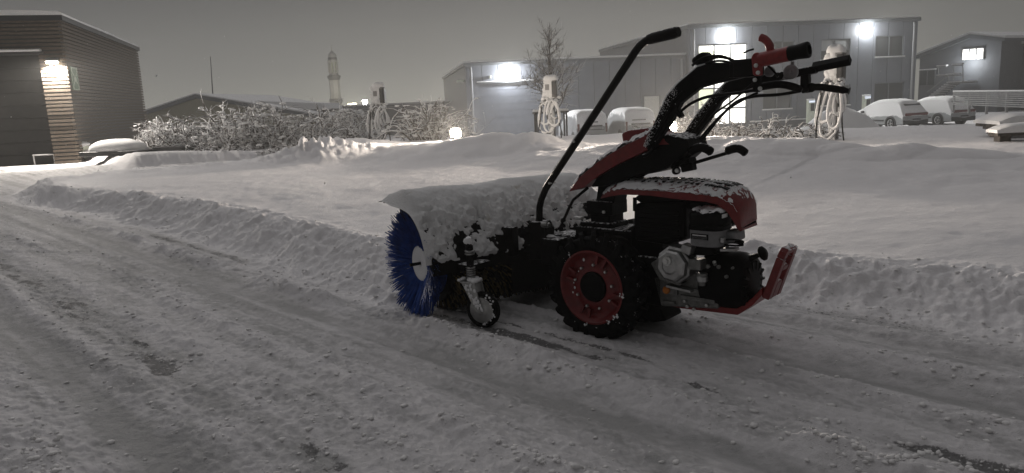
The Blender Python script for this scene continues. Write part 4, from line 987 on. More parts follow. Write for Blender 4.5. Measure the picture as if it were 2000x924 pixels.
a = bq(1880, 119); b_ = bq(1924, 92)
mb = MB(); bbox(mb, a[0], b_[0], a[1], b_[1], .004, .12); lw = part(mb, 'lit_doorway', 'frame', gb_)
for k in range(3):
    mb = MB(); q0 = a[0]+(b_[0]-a[0])*k/3; q1 = a[0]+(b_[0]-a[0])*(k+1)/3; bbox(mb, q0+.06, q1-.06, a[1]+.08, b_[1]-.08, .122, .14); o = mb.build('pane', 'lit'); o.parent = lw
lamp_light('lamp_light', bat((a[0]+b_[0])/2, .9, a[1]-.2), 200, (.95, .98, 1), .5)
for (x0, y0, x1, y1) in ((1796, 168, 1828, 136),):
    p0 = bq(x0, y0); p1 = bq(x1, y1); mb = MB(); bbox(mb, p0[0], p1[0], p0[1], p1[1], .004, .06); wn = part(mb, 'window', 'frame', gb_)
    for k in range(2):
        mb = MB(); wq = (p1[0]-p0[0])/2; bbox(mb, p0[0]+k*wq+.06, p0[0]+(k+1)*wq-.06, p0[1]+.06, p1[1]-.06, .062, .075); o = mb.build('pane', 'glass'); o.parent = wn
    mb = MB(); bbox(mb, p0[0]-.05, p1[0]+.05, p1[1]+.01, p1[1]+.10, .004, .12); o = mb.build('sill_snow', 'snow_far'); o.parent = wn
st0 = bq(1846, 190); st1 = bq(1886, 160); 
nst = 9
for k in range(nst):
    t_ = k/(nst-1); mb = MB(); c_s = st0[0]+(st1[0]-st0[0])*t_; c_z = st0[1]+(st1[1]-st0[1])*t_; bbox(mb, c_s-.28, c_s+.28, c_z-.06, c_z, 1.0, 2.2); o = part(mb, 'stair_tread', 'rail', gb_)
    mb = MB(); bbox(mb, c_s-.26, c_s+.26, c_z+.002, c_z+.07, 1.02, 2.18); s2_ = mb.build('tread_snow', 'snow_far'); s2_.parent = o
l0 = bq(1884, 160); l1 = bq(1912, 158)
mb = MB(); bbox(mb, l0[0], l1[0], l0[1]-.12, l0[1], .2, 2.2); o = part(mb, 'landing', 'rail', gb_)
mb = MB(); bbox(mb, l0[0], l1[0], l0[1]+.002, l0[1]+.09, .2, 2.2); s2_ = mb.build('landing_snow', 'snow_far'); s2_.parent = o
mb = MB(); h_ = .95
for (x, yb, yt) in ((1864, 147, 129), (1884, 160, 148), (1912, 158, 126), (1893, 158, 127)):
    q0 = bq(x, yb); q1 = bq(x, yt); mb.tube([bat(q0[0], 2.15, q0[1]), bat(q1[0], 2.15, q1[1])], .04, 6)
for (x0, y0, x1, y1) in ((1842, 178, 1884, 146), (1884, 146, 1912, 146), (1862, 148, 1884, 147), (1862, 131, 1880, 129), (1892, 128, 1912, 126)):
    q0 = bq(x0, y0); q1 = bq(x1, y1); mb.tube([bat(q0[0], 2.15, q0[1]), bat(q1[0], 2.15, q1[1])], .045, 6)
part(mb, 'stair_railing', 'rail', gb_, True)
for (x0, y0, x1) in ((1862, 130, 1881), (1892, 127, 1912), (1862, 148, 1880), (1880, 146, 1908)):
    q0 = bq(x0, y0); q1 = bq(x1, y0-1); mb = MB(); bbox(mb, q0[0], q1[0], q0[1]+.05, q0[1]+.14, 2.0, 2.3); part(mb, 'railing_snow', 'snow_far', gb_)
# ---- horizontal rail fence at the right
fP = D(1862, 190, 41.0); fQ = D(2060, 190, 30.0)
fd = Vector((fQ.x-fP.x, fQ.y-fP.y, 0)); FL = fd.length; fd.normalize(); fr_ = atan2(fd.y, fd.x)
fz = D(1870, 208, 40.6).z
fe = empty('rail_fence', (fP.x, fP.y, fz), fr_, 'snowy fence of many horizontal rails beside the parked cars', 'fence')
top_ = D(1870, 180, 40.6).z - fz
for k in range(8):
    MB().box((FL/2, 0, .12+(top_-.12)*k/7), (FL, .05, .055)).build('rail', 'rail', fe)
for k in range(6):
    MB().box((FL*k/5, .04, top_/2-.1), (.10, .10, top_+.4)).build('post', 'rail', fe)
MB().box((FL/2, 0, top_+.06), (FL, .09, .06)).build('snow_strip', 'snow_far', fe)
# ---- left: timber-clad garage
gA = G(157, 318, 0); gB = G(292, 284, 0)
GT = CAMH + (gA-CAM).y*0
gw = Vector((gB.x-gA.x, gB.y-gA.y, 0)); GL = gw.length; gw.normalize()          # along the side wall, away
gfw = Vector((-gw.y, gw.x, 0)); gfw = gfw if gfw.x < 0 else -gfw                  # along the front, to the left
gar = empty('garage', (gA.x, gA.y, 0), 0, 'flat-roofed garage clad in weathered horizontal boards with a lamp on its front pier', 'garage')
gnr = Vector((-gw.x, -gw.y, 0))                                                # out of the front
gns = Vector((gw.y, -gw.x, 0)); gns = gns if gns.x > 0 else -gns                # out of the side wall
gA0 = Vector((gA.x, gA.y, 0))
def gq(px, py): q = plane_hit(px, py, gA0, gnr)-gA0; return q.dot(gfw), q.z
def gs(px, py): q = plane_hit(px, py, gA0, gns)-gA0; return q.dot(gw), q.z
def gF(s, d, z): return gA0+gfw*s+gnr*d+Vector((0, 0, z))-Vector(gar.location)
def gS(s, d, z): return gA0+gw*s+gns*d+Vector((0, 0, z))-Vector(gar.location)
TOPZ = gq(116, 37)[1]; TOPB = gs(266, 97)[1]
RZ1 = atan2(gfw.y, gfw.x); RZ2 = atan2(gw.y, gw.x)
dr = gq(74, 106); DS, DZ = dr[0], dr[1]
DS = (gq(78, 110)[0]+gq(103, 300)[0])/2
FLEN = 9.0
mb = MB(); mb.prism([(0.02, -1.5), (GL, -1.5), (GL, TOPB-.05), (0.02, TOPZ-.05)], -.05, -.3, lambda u, v, d: gS(u, d, v)); mb.build('wall', 'cardark', gar)
mb = MB(); mb.prism([(0.3, -1.5), (DS, -1.5), (DS, DZ), (FLEN, DZ), (FLEN, TOPZ-.05), (0.3, TOPZ-.05)], -.05, -.56, lambda u, v, d: gF(u, d, v)); mb.build('wall', 'cardark', gar)
nb = 38; bh = TOPZ/nb
rnd = random.Random(21)
def board(mb, name='board'): 
    o = mb.build(name, 'clad', gar); return o
for k in range(nb):
    z0 = k*bh; h_ = bh-.034
    zs = z0+bh/2
    # side wall boards follow the slightly falling roof
    mb = MB(); mb.box(gS(GL/2, .012+rnd.uniform(-.004, .004), zs*(1+(TOPB/TOPZ-1)*.5)), (GL, .035, h_), rz=RZ2, ry=-atan2((TOPB-TOPZ)*zs/TOPZ, GL)); board(mb)
    if zs < DZ+.1:
        mb = MB(); mb.box(gF(DS/2-.015, .012+rnd.uniform(-.005, .005), zs), (DS+.03, .035, h_), rz=RZ1, ry=rnd.uniform(-.004, .004)); board(mb)
    else:
        mb = MB(); mb.box(gF(FLEN/2, .012+rnd.uniform(-.004, .004), zs), (FLEN+.03, .035, h_), rz=RZ1); board(mb)
dn = 9
gd_ = None
for k in range(dn):
    z0 = -.05+(DZ+.05)*k/dn; z1 = -.05+(DZ+.05)*(k+1)/dn
    mb = MB(); mb.box(gF((DS+FLEN)/2, -.40, (z0+z1)/2), (FLEN-DS, .05, z1-z0-.025), rz=RZ1)
    if gd_ is None:
        mb0 = MB(); mb0.box(gF((DS+FLEN)/2, -.47, DZ/2), (FLEN-DS, .06, DZ+.1), rz=RZ1); gd_ = mb0.build('sectional_door', 'doordark', gar)
    o = mb.build('door_panel', 'doordark', gd_, bevel=.008)
mb = MB(); mb.box(gF((DS+FLEN)/2-.1, .10, DZ+.03), (FLEN-DS+.1, .22, .06), rz=RZ1); mb.build('door_canopy', 'cardark', gar)
mb = MB(); nseg = 26
rg = []
for k in range(nseg+1):
    s_ = DS-.1+(FLEN-DS)*k/nseg; hh = .08+.05*float(fbm(np.array([s_*1.4]), np.array([3.3]), 5, 2)[0]); rg.append([gF(s_, .0, DZ+.062), gF(s_, .23, DZ+.062), gF(s_, .24, DZ+.062+hh*.6), gF(s_, .16, DZ+.062+hh), gF(s_, .05, DZ+.062+hh*.9)])
mb.loft(rg); mb.build('canopy_snow', 'snow_far', gar, True)
for k in range(7):
    a = gF(FLEN, .0, 0)
# roof edge and roof snow
mb = MB(); mb.prism([(-.06, TOPZ-.04), (GL+.1, TOPB-.04), (GL+.1, TOPB+.10), (-.06, TOPZ+.10)], -FLEN, .09, lambda u, v, d: gS(u, d, v)); mb.build('roof', 'cardark', gar)
rg = []
for k in range(33):
    t_ = k/32; u = -.10+(GL+.2)*t_; z_ = TOPZ+.10+(TOPB-TOPZ)*t_; rag = .04*float(fbm(np.array([u*1.3]), np.array([8.1]), 6, 3)[0])
    rg.append([gS(u, -FLEN, z_+.003), gS(u, .10+rag, z_+.003), gS(u, .11+rag, z_+.05), gS(u, .02, z_+.10+rag*.5), gS(u, -1, z_+.14), gS(u, -FLEN, z_+.14)])
mb = MB(); mb.loft(rg); mb.build('roof_snow', 'snow_far', gar, True)
# lamp on the pier
ls_ = gq(104, 124); LS = ls_[0]; LZ = ls_[1]
mb = MB(); mb.box(gF(LS, .10, LZ+.085), (.32, .15, .07), rz=RZ1); wl = mb.build('wall_lamp', 'frame', gar, bevel=.02)
mb = MB(); mb.box(gF(LS, .10, LZ+.03), (.28, .12, .04), rz=RZ1); mb.build('lamp_glass', 'lampwarm', wl)
lp = gF(LS, .13, LZ-.02)+Vector(gar.location)
lamp_light('lamp_light', lp, 1500, (1, .92, .83), .05, None, radians(166), gnr*.30+gns*.12+Vector((0, 0, -1)), .25)
# assembly-point sign on the side wall
c0_ = gs(133, 133); c1_ = gs(152, 175); sgx = (c0_[0]+c1_[0])/2; sgz = (gs(142, 132)[1]+gs(142, 176)[1])/2; sh_ = gs(142, 132)[1]-gs(142, 176)[1]; sw_ = c1_[0]-c0_[0]
sg = MB().box(gS(sgx, .045, sgz), (sw_, .02, sh_), rz=RZ2).build('assembly_sign', 'signgreen', gar)
def sgp(pts):
    mb = MB(); mb.prism([(sgx+u*sw_/2, sgz+v*sh_/2) for u, v in pts], .056, .060, lambda u, v, d: gS(u, d, v)); return mb.build('sign_mark', 'signmark', sg)
for a, b_ in ((-1, 1), (1, 1), (1, -1), (-1, -1)):
    sgp([(a*.88, b_*.88), (a*.88-a*.34, b_*.88), (a*.74, b_*.72), (a*.42, b_*.40), (a*.36, b_*.48), (a*.30, b_*.26), (a*.54, b_*.26), (a*.50, b_*.34), (a*.78, b_*.64), (a*.88, b_*.54)])
for u, v, k in ((-.22, -.02, .8), (.22, -.02, .8), (0, .1, 1.0)):
    sgp([(u-.10*k, v-.34*k), (u+.10*k, v-.34*k), (u+.14*k, v+.02), (u+.06*k, v+.08), (u+.08*k, v+.18*k), (u, v+.24*k), (u-.08*k, v+.18*k), (u-.06*k, v+.08), (u-.14*k, v+.02)])
for (a, b_, c_, d_) in ((-.97, .97, -.97, -.91), (-.97, .97, .91, .97), (-.97, -.91, -.90, .90), (.91, .97, -.90, .90)): sgp([(a, c_), (b_, c_), (b_, d_), (a, d_)])
# beige gabled hall far left
bl = D(283, 222, 55); bp = D(385, 192, 55); br_ = D(700, 222, 55)
bh_ = empty('beige_hall', (bp.x, bp.y, LOT), 0, 'pale beige gabled hall with a thin mast, behind the snowy bushes', 'hall')
wl_, wr_ = bl.x-bp.x-6, 9.0
def sl(x): return bp.z - .268*abs(x)*(1.0 if x < 0 else .78)
mb = MB(); mb.prism([(wl_, -3), (wr_, -3), (wr_, sl(wr_)), (0, bp.z), (wl_, sl(wl_))], 0, 18, lambda u, v, d: Vector((u, d, v-LOT))); mb.build('wall', 'beige', bh_)
mb = MB(); mb.prism([(wl_-.4, sl(wl_-.4)+.003), (0, bp.z+.003), (wr_+.4, sl(wr_+.4)+.003), (wr_+.4, sl(wr_+.4)+.25), (0, bp.z+.27), (wl_-.4, sl(wl_-.4)+.25)], -.35, 18.3, lambda u, v, d: Vector((u, d, v-LOT))); mb.build('roof', 'trim', bh_)
mb = MB(); mb.prism([(wl_-.4, sl(wl_-.4)+.254), (0, bp.z+.274), (wr_+.4, sl(wr_+.4)+.254), (wr_+.4, sl(wr_+.4)+.34), (0, bp.z+.36), (wl_-.4, sl(wl_-.4)+.34)], -.30, 18.3, lambda u, v, d: Vector((u, d, v-LOT))); mb.build('roof_snow', 'snow_far', bh_)
mt = D(377, 112, 58); MB().tube([(0, 3, bp.z-LOT+.2), (mt.x*55/58-bp.x+.1, 3, mt.z-LOT)], [.05, .025], 6).build('mast', 'trim', bh_)
# long low building below the minaret
a = D(645, 214, 72); b_ = D(905, 199, 66); dv = Vector((b_.x-a.x, b_.y-a.y, 0)); Ln = dv.length; rz_ = atan2(dv.y, dv.x); dvn = dv.normalized()
lo_ = empty('flat_roofed_hall', (a.x, a.y, LOT), rz_, 'long flat-roofed building below the white minaret', 'hall')
MB().box((Ln/2, 5, (a.z-LOT)/2-.8), (Ln, 10, a.z-LOT+1.2)).build('wall', 'hall_dark', lo_)
MB().box((Ln/2, 4.9, a.z-LOT), (Ln+.4, 10.6, .42)).build('roof_trim', 'trim', lo_)
MB().box((Ln/2, 4.9, a.z-LOT+.27), (Ln+.3, 10.5, .12)).build('roof_snow', 'snow_far', lo_)
# ---- minaret
mY = 92.0
mb0 = D(657, 205, mY); px_ = mY/F
mz = lambda y: D(655, y, mY).z
mi = empty('minaret', (mb0.x, mb0.y, LOT), 0, 'slender white minaret with two balconies and a small dome', 'minaret')
def mst(name, prof, m='plaster', n=8, parent=mi):
    return MB().lathe([(r*px_, mz(y)-LOT) for r, y in prof], (0, 0, 0), (0, 0, 1), n).build(name, m, parent)
mst('shaft', [(11, 262), (10.6, 200), (10, 155)])
mst('balcony', [(10.5, 203), (12.8, 199), (12.8, 193), (10.2, 193)], 'plasterdark')
mst('balcony', [(9.8, 157), (12.6, 152), (12.6, 147), (9.8, 147)], 'plasterdark')
mst('lantern', [(9, 147), (9, 142)]); mst('lantern_core', [(5, 142), (5, 122)], 'signwhite')
for k in range(8):
    a = 2*pi*k/8+pi/8; MB().box((cos(a)*8.2*px_, sin(a)*8.2*px_, (mz(142)+mz(121))/2-LOT), (2.6*px_, 2.6*px_, mz(121)-mz(142)), rz=a).build('lantern_pillar', 'plaster', mi)
mst('cornice', [(9, 122.0), (10.6, 119), (10.6, 117), (8.8, 116.5)], 'plaster')
mst('drum', [(8.4, 116.4), (8.2, 112)], 'plasterdark', 12)
MB().lathe([(r*px_, mz(y)-LOT) for r, y in ((8.6, 112), (8.4, 109), (7.2, 106), (5, 103), (2.2, 100.5), (1.0, 98), (.7, 92), (1.0, 91), (.3, 86))], n=16).build('dome', 'plaster', mi, True)
# ---- street lamps of the next street
for k, (x, y, Y_, lab) in enumerate(((684, 203, 84, 'glowing street lamp just right of the minaret'), (713, 203, 80, 'white street lamp left of the charging post by the bushes'), (632, 219, 60, 'low lit lamp left of the minaret'))):
    p = D(x, y, Y_)
    sl_ = empty('street_lamp', (p.x, p.y, LOT), 0, lab, 'street lamp', 'street lamps in the next street')
    hz_ = p.z-LOT
    MB().tube([(0, 0, -.4), (0, 0, hz_-.1)], [.09, .05], 8).build('pole', 'pipe', sl_, True)
    if k == 0: MB().box((.25, 0, hz_), (.9, .3, .12)).build('lamp_glass', 'street', sl_, bevel=.03)
    else: MB().lathe([(.10, -.55), (.20, .1), (.26, .35), (.2, .42), (0, .44)] if k == 1 else [(.13, -.35), (.13, .3), (0, .32)], (0, 0, hz_), n=12).build('lamp_glass', 'lamp' if k == 1 else 'street', sl_, True)
    lamp_light('lamp_light', (p.x, p.y-.5, p.z-.3), (900, 500, 120)[k], (1, .92, .7), .3)
# lit window of a house behind the bushes
p = D(517, 229, 58); hs = empty('lit_house', (p.x, p.y, LOT), 0, 'small house with one yellow lit window glimpsed through the bushes', 'house')
MB().box((0, 3, .9), (9, 5.8, 3.4)).build('wall', 'hall_dark', hs)
mb = MB(); mb.prism([(-4.8, 2.55), (4.8, 2.55), (4.4, 3.0), (0, 3.35), (-4.4, 3.0)], -.1, 6.1, lambda u, v, d: Vector((u, d, v))); mb.build('roof', 'snow_far', hs)
wn = MB().box((0, .07, p.z-LOT), (.86, .08, .62)).build('window', 'frame', hs)
for k in (-1, 1): MB().box((k*.2, .02, p.z-LOT), (.36, .03, .54)).build('pane', 'lit2', wn)
# ================================================================== CARS
def snow_car(name, L, Wd, prof, roof, glassline, label, px, py, Y, heading, group, van=False):
    """prof: (x, z) of the outline from rear bumper over the roof to the nose; x runs rear (0) to front (L)"""
    p = D(px, py, Y); z0 = hz(p.x, p.y)
    root = empty(name, (p.x, p.y, z0-.03), heading, label, 'van' if van else 'car', group)
    # body: stations across, tumblehome above the belt line
    belt = roof*.56
    def halfw(z): return Wd/2 if z < belt else Wd/2*(1-(.24 if not van else .10)*((z-belt)/(roof-belt))**1.1)
    rings = []
    n_ = len(prof)
    pr = [(a, b_) for a, b_ in prof]
    vs, fs = [], []
    NJ = 12
    for (x, z) in pr:
        for j_ in range(NJ+1):
            v = 2*j_/NJ-1; hw = halfw(z)
            vs.append((x-L/2 - (.10*(1-abs(v)**3) if x < L*.15 else 0) + (.16*(1-abs(v)**2.5)-.16 if x > L*.8 else 0), hw*v, z-(.07*abs(v)**4 if z > belt else 0)))
    for i_ in range(n_-1):
        for j_ in range(NJ): a = i_*(NJ+1)+j_; fs.append((a, a+1, a+NJ+2, a+NJ+1))
    # sides
    zb = .28
    for side in (0, NJ):
        idx = [i_*(NJ+1)+side for i_ in range(n_)]; o_ = len(vs)
        for i_ in range(n_): x, z = pr[i_]; sgn = -1 if side == 0 else 1; vs.append((vs[idx[i_]][0], sgn*Wd/2*.985, min(z, belt)))
        for i_ in range(n_): x, z = pr[i_]; sgn = -1 if side == 0 else 1; vs.append((vs[idx[i_]][0], sgn*Wd/2*.95, zb))
        for i_ in range(n_-1):
            fs.append((idx[i_], idx[i_+1], o_+i_+1, o_+i_)); fs.append((o_+i_, o_+i_+1, o_+n_+i_+1, o_+n_+i_))
    mb = MB(); mb.add(vs, fs); body = mb.build('body', 'carpaint', root, True)
    wr = .345
    fx0, rx0 = L*.80-L/2, L*.205-L/2
    for (wx, wy) in ((rx0, Wd/2-.10), (rx0, -Wd/2+.10), (fx0, Wd/2-.10), (fx0, -Wd/2+.10)):
        s = 1 if wy > 0 else -1
        MB().lathe([(wr+.05, -.06*s), (wr+.06, .085*s), (wr-.02, .09*s), (wr-.02, -.06*s)], (wx, wy, wr+.02), (0, 1, 0), 24).build('wheel_arch', 'cardark', body)
        wh = MB().lathe([(.22, -.09*s), (wr-.02, -.09*s), (wr, -.06*s), (wr, .06*s), (wr-.02, .095*s), (.24, .10*s), (.23, .06*s)], (0, 0, 0), (0, 1, 0), 24).build('wheel', 'rubber', root, True, loc=(wx, wy, wr))
        MB().lathe([(.24, .05*s), (.235, .075*s), (.2, .06*s), (0, .06*s)], (0, 0, 0), (0, 1, 0), 20).build('rim', 'snow_far', wh)
        for k in range(5):
            a = 2*pi*k/5; MB().box((cos(a)*.13, .068*s, sin(a)*.13), (.10, .02, .07), ry=-a).build('rim_gap', 'cardark', wh)
    # rear: dark bumper, lamp band, rear window edge, plate
    b1 = MB(); b1.box((-L/2+.03, 0, .40), (.22, Wd*.95, .26)); b1.build('rear_bumper', 'cardark', root, bevel=.05)
    MB().box((0, 0, .30), (L*.80, Wd*.94, .16)).build('sill', 'cardark', root, bevel=.03)
    if not van:
        q = [i_ for i_ in range(n_)]
        mb = MB(); mb.box((-L/2-.055, 0, roof*.52), (.10, Wd*.86, .16), ry=-.2); mb.build('tail_lamp', 'redlens', root, bevel=.03)
        mb = MB(); mb.box((-L/2+.30, 0, roof*.86), (.14, Wd*.62, .05), ry=-.5); mb.build('rear_spoiler', 'cardark', root, bevel=.02)
        mb = MB(); mb.box((-L/2-.06, 0, .56), (.10, .6, .08)); mb.build('plate_recess', 'cardark', root, bevel=.02)
        for s in (-1, 1):
            MB().box((L*.16, s*(Wd/2+.08), roof*.62), (.16, .18, .13)).build('mirror', 'cardark', root, bevel=.04)
            MB().box((-.05, s*(Wd/2-.008), .50), (L*.36, .03, .10)).build('door_trim', 'cardark', root, bevel=.01)
            MB().box((.02, s*(Wd/2*.90), roof*.66), (L*.30, .03, .045), ry=0).build('window_gap', 'cardark', root, bevel=.01)
    else:
        for s in (-1, 1): MB().box((-L/2+.0, s*Wd*.44, .95), (.08, .12, .5)).build('tail_lamp', 'redlens', root, bevel=.02)
        for (yy, zz, w_, h_) in ((0, 1.06, 1.1, .07), (.1, 1.28, .8, .05), (-.2, .86, .9, .05), (.35, .92, .3, .08)): MB().box((-L/2-.085, yy, zz), (.05, w_, h_)).build('tailgate_gap', 'cardark', root, bevel=.015)
        MB().box((-L/2-.09, -.1, .55), (.05, .52, .12)).build('number_plate_recess', 'cardark', root, bevel=.01)
    # snow on roof and bonnet
    vs, fs = [], []; NI = 40; NJ2 = 14
    xs = [a for a, b_ in pr]; 
    top = [(a, b_) for a, b_ in pr if b_ > belt*.98]
    tl = [0]
    for a, b_ in zip(top[:-1], top[1:]): tl.append(tl[-1]+math.hypot(b_[0]-a[0], b_[1]-a[1]))
    for i_ in range(NI+1):
        t_ = tl[-1]*i_/NI; x = float(np.interp(t_, tl, [a for a, _ in top])); z = float(np.interp(t_, tl, [b_ for _, b_ in top]))
        for j_ in range(NJ2+1):
            v = 2*j_/NJ2-1; th = .11*min(1, 6*min(i_/NI, 1-i_/NI))*(1-abs(v)**4)**.5 + .03*float(fbm(np.array([x*2.2]), np.array([v*2.0+heading]), 7, 2)[0])
            vs.append((x-L/2, halfw(z)*v*.99, z+th-.07*abs(v)**4))
    for i_ in range(NI):
        for j_ in range(NJ2): a = i_*(NJ2+1)+j_; fs.append((a, a+1, a+NJ2+2, a+NJ2+1))
    mb = MB(); mb.add(vs, fs); mb.build('snow_cover', 'snow_far', root, True)
    return root
suv = [(.02, .45), (.0, .75), (.03, .92), (.16, 1.08), (.42, 1.46), (.62, 1.55), (1.2, 1.62), (1.9, 1.63), (2.4, 1.58), (2.85, 1.42), (3.45, 1.10), (3.7, 1.03), (4.2, .95), (4.5, .82), (4.6, .6), (4.62, .42)]
van = [(.02, .45), (.0, .8), (.02, 1.15), (.10, 1.62), (.22, 1.78), (.6, 1.84), (2.0, 1.86), (2.7, 1.80), (3.05, 1.62), (3.6, 1.18), (3.9, 1.08), (4.3, .98), (4.42, .75), (4.44, .42)]
hd_ = pi/2+radians(14)
snow_car('parked_car', 4.62, 1.86, suv, 1.63, None, 'snow-covered car nearest the office downpipe, partly behind the snow heap', 1728, 232, 45.5, pi/2+radians(17), 'cars parked before the office')
snow_car('parked_car', 4.62, 1.88, suv, 1.63, None, 'snow-covered car beside the rail fence, right of the other car', 1818, 228, 46.5, pi/2+radians(17), 'cars parked before the office')
snow_car('parked_van', 4.44, 1.82, van, 1.86, None, 'snow-covered van between the black frame and the other van', 1136, 250, 44.0, pi/2+radians(10), 'vans parked before the hall', True)
snow_car('parked_van', 4.44, 1.82, van, 1.86, None, 'snow-covered van parked in front of the cream door', 1225, 248, 44.0, pi/2+radians(10), 'vans parked before the hall', True)
# ================================================================== CHARGING POSTS
def charging_post(px, py, z, label, hpx, seed):
    p = G(px, py, z); gz_ = hz(p.x, p.y); d = p.y
    H_ = 1.42; root = empty('charging_post', (p.x, p.y, gz_-.05), 0, label, 'charging post', 'charging posts along the snow bank')
    rnd = random.Random(seed); ang = atan2(-p.x, p.y)    # faces the lane
    root.rotation_euler = (0, 0, ang+radians(-14))
    MB().box((0, 0, H_/2-.15), (.13, .12, H_-.1)).build('column', 'rail', root, bevel=.015)
    MB().box((.067, -.005, H_/2-.15), (.012, .13, H_-.12)).build('side_strip', 'cardark', root)
    hd = MB().box((0, -.01, H_-.27), (.30, .20, .46)).build('head', 'rail', root, bevel=.025)
    MB().box((.156, -.015, H_-.25), (.02, .18, .38)).build('side_panel', 'cardark', hd, bevel=.008)
    MB().box((.10, -.118, H_-.25), (.10, .02, .36)).build('front_panel', 'cardark', hd, bevel=.006)
    MB().box((-.06, -.115, H_-.20), (.10, .014, .13)).build('display', 'greyplastic', hd, bevel=.004)
    rg = []
    for k in range(9):
        a = pi/2*k/8; e = cos(a)**.55 if k < 8 else .02; zz = H_-.045+.12*sin(a); rg.append([Vector((.172*e*np.sign(cos(b))*abs(cos(b))**.6, -.01+.122*e*np.sign(sin(b))*abs(sin(b))**.6, zz+.012*sin(3*b+seed)*(k > 0))) for b in [2*pi*q/24 for q in range(24)]])
    MB().loft(rg).build('snow_cap', 'snow', root, True)
    for s in (-1, 1):
        hb = MB().box((s*.13, -.09, .90), (.10, .14, .12)).build('plug_holder', 'cardark', root, bevel=.015)
        mb = MB()
        for k in range(6): mb.ball((s*.14+rnd.gauss(0, .03), -.10+rnd.gauss(0, .03), .95+rnd.gauss(0, .02)), rnd.uniform(.035, .06), 4, (1, 1, .7))
        tag(mb.build('holder_snow', 'snow', hb, True), kind='stuff')
        MB().tube([(s*.16, -.14, .92), (s*.19, -.21, .86), (s*.18, -.23, .74)], [.03, .035, .025], 8).build('plug', 'cable', hb, True)
    # cables hung in long loops on the holders, loaded with snow
    loops = ((-.11, .17, .36, .86), (-.13, .11, .27, .84), (-.02, .15, .42, .90), (.13, .12, .26, .88), (.15, .09, .20, .84), (.10, .14, .33, .90))
    for k, (cx, w_, h_, zt) in enumerate(loops):
        w_ *= rnd.uniform(.8, 1.15); h_ *= rnd.uniform(.85, 1.1); zc = zt-h_; pts = []; tw = rnd.uniform(-.25, .25)
        for q in range(29):
            a = pi/2+2*pi*q/28; pts.append((cx+w_*cos(a)*(1-.35*sin(a))+tw*w_*sin(a), -.17-.022*k+.03*sin(2*a+k), zc+h_*sin(a)+rnd.gauss(0, .003)))
        c_ = MB().tube(pts, .016, 7).build('charging_cable', 'cable', root, True)
        MB().tube([(a_, b_-.008, c__+.014) for a_, b_, c__ in pts], [.004+(.016+.008*rnd.random())*(vnoise(np.array([q*.45]), np.array([k*3.1+seed]), 4)[0] > .22) for q in range(29)], 6).build('cable_snow', 'snow', c_, True)
    for s in (-1, 1):
        e_ = [(s*.18, -.22, .76), (s*.21, -.25, .5), (s*(.22+.05*rnd.random()), -.23, .25), (s*.26, -.2, -.02)]
        c_ = MB().tube(curve_pts(e_, 5), .014, 6).build('charging_cable', 'blackclean', root, True)
    mb = MB()
    for k in range(60): mb.ball((rnd.uniform(-.15, .05), -.112, rnd.uniform(H_-.48, H_-.06)), rnd.uniform(.02, .055), 3, (1.2, .22, 1.2))
    for k in range(40): mb.ball((rnd.uniform(-.06, .03), -.062, rnd.uniform(.0, H_-.5)), rnd.uniform(.02, .04), 3, (1, .25, 1.8))
    tag(mb.build('snow_crust', 'snow', root, True), kind='stuff')
    root.scale = (hpx*(.8 if seed == 3 else 1), hpx, hpx)
    return root
charging_post(746, 271, .3, 'snow-capped charging post in front of the tangle of bushes', 1.12, 1)
charging_post(1079, 267, .3, 'charging post with thick white cable loops in front of the bare tree', 1.02, 2)
charging_post(1628, 269, .3, 'large snow-laden charging post behind the black handlebar grip', 1.12, 3)
# ---- ground spotlights behind the bank
def ground_spot(px, py, z, label, power, lift=.0):
    p = D(px, py, z); gz_ = hz(p.x, p.y)
    r = empty('ground_light', (p.x, p.y, gz_), 0, label, 'ground light', 'ground lights behind the bank')
    MB().lathe([(.10, -.3), (.10, p.z-gz_-.06), (.12, p.z-gz_-.05)], n=12).build('housing', 'cardark', r, True)
    MB().lathe([(.11, p.z-gz_-.049), (.115, p.z-gz_+.06), (.09, p.z-gz_+.11), (0, p.z-gz_+.12)], n=12).build('lamp_glass', 'lampwarm', r, True)
    lamp_light('lamp_light', (p.x, p.y-.14, p.z+.05), power, (1, .87, .74), .05, None, radians(165), Vector((0, -1, .0)), .3)
    lamp_light('lamp_light', (p.x, p.y, p.z+.20), 110, (1, .87, .74), .05)
ground_spot(890, 262, 15.7, 'bright warm ground light at the crest of the bank beside the round shrub', 1000)
ground_spot(1308, 251, 12.6, 'warm ground light half hidden behind the handlebar arms', 1200)
# ---- black frame behind the middle post
p = G(1078, 254, .2); p = D(1078, 252, 23.0); zb = hz(p.x, p.y)
fr_o = empty('steel_frame', (p.x, p.y, zb), radians(4), 'low dark steel frame with a snowy top rail behind the cable loops', 'frame')
fh = D(1078, 221, 23.0).z - zb
for s in (-1, 1):
    MB().box((s*.46, 0, fh/2-.1), (.05, .05, fh+.2)).build('leg', 'cardark', fr_o)
    MB().box((s*.46, .5, fh/2-.1), (.05, .05, fh+.2)).build('leg', 'cardark', fr_o)
MB().box((0, .25, fh+.02), (1.06, .62, .05)).build('top_board', 'cardark', fr_o)
MB().box((0, .25, fh+.085), (1.05, .61, .075)).build('snow_cover', 'snow', fr_o, bevel=.03)
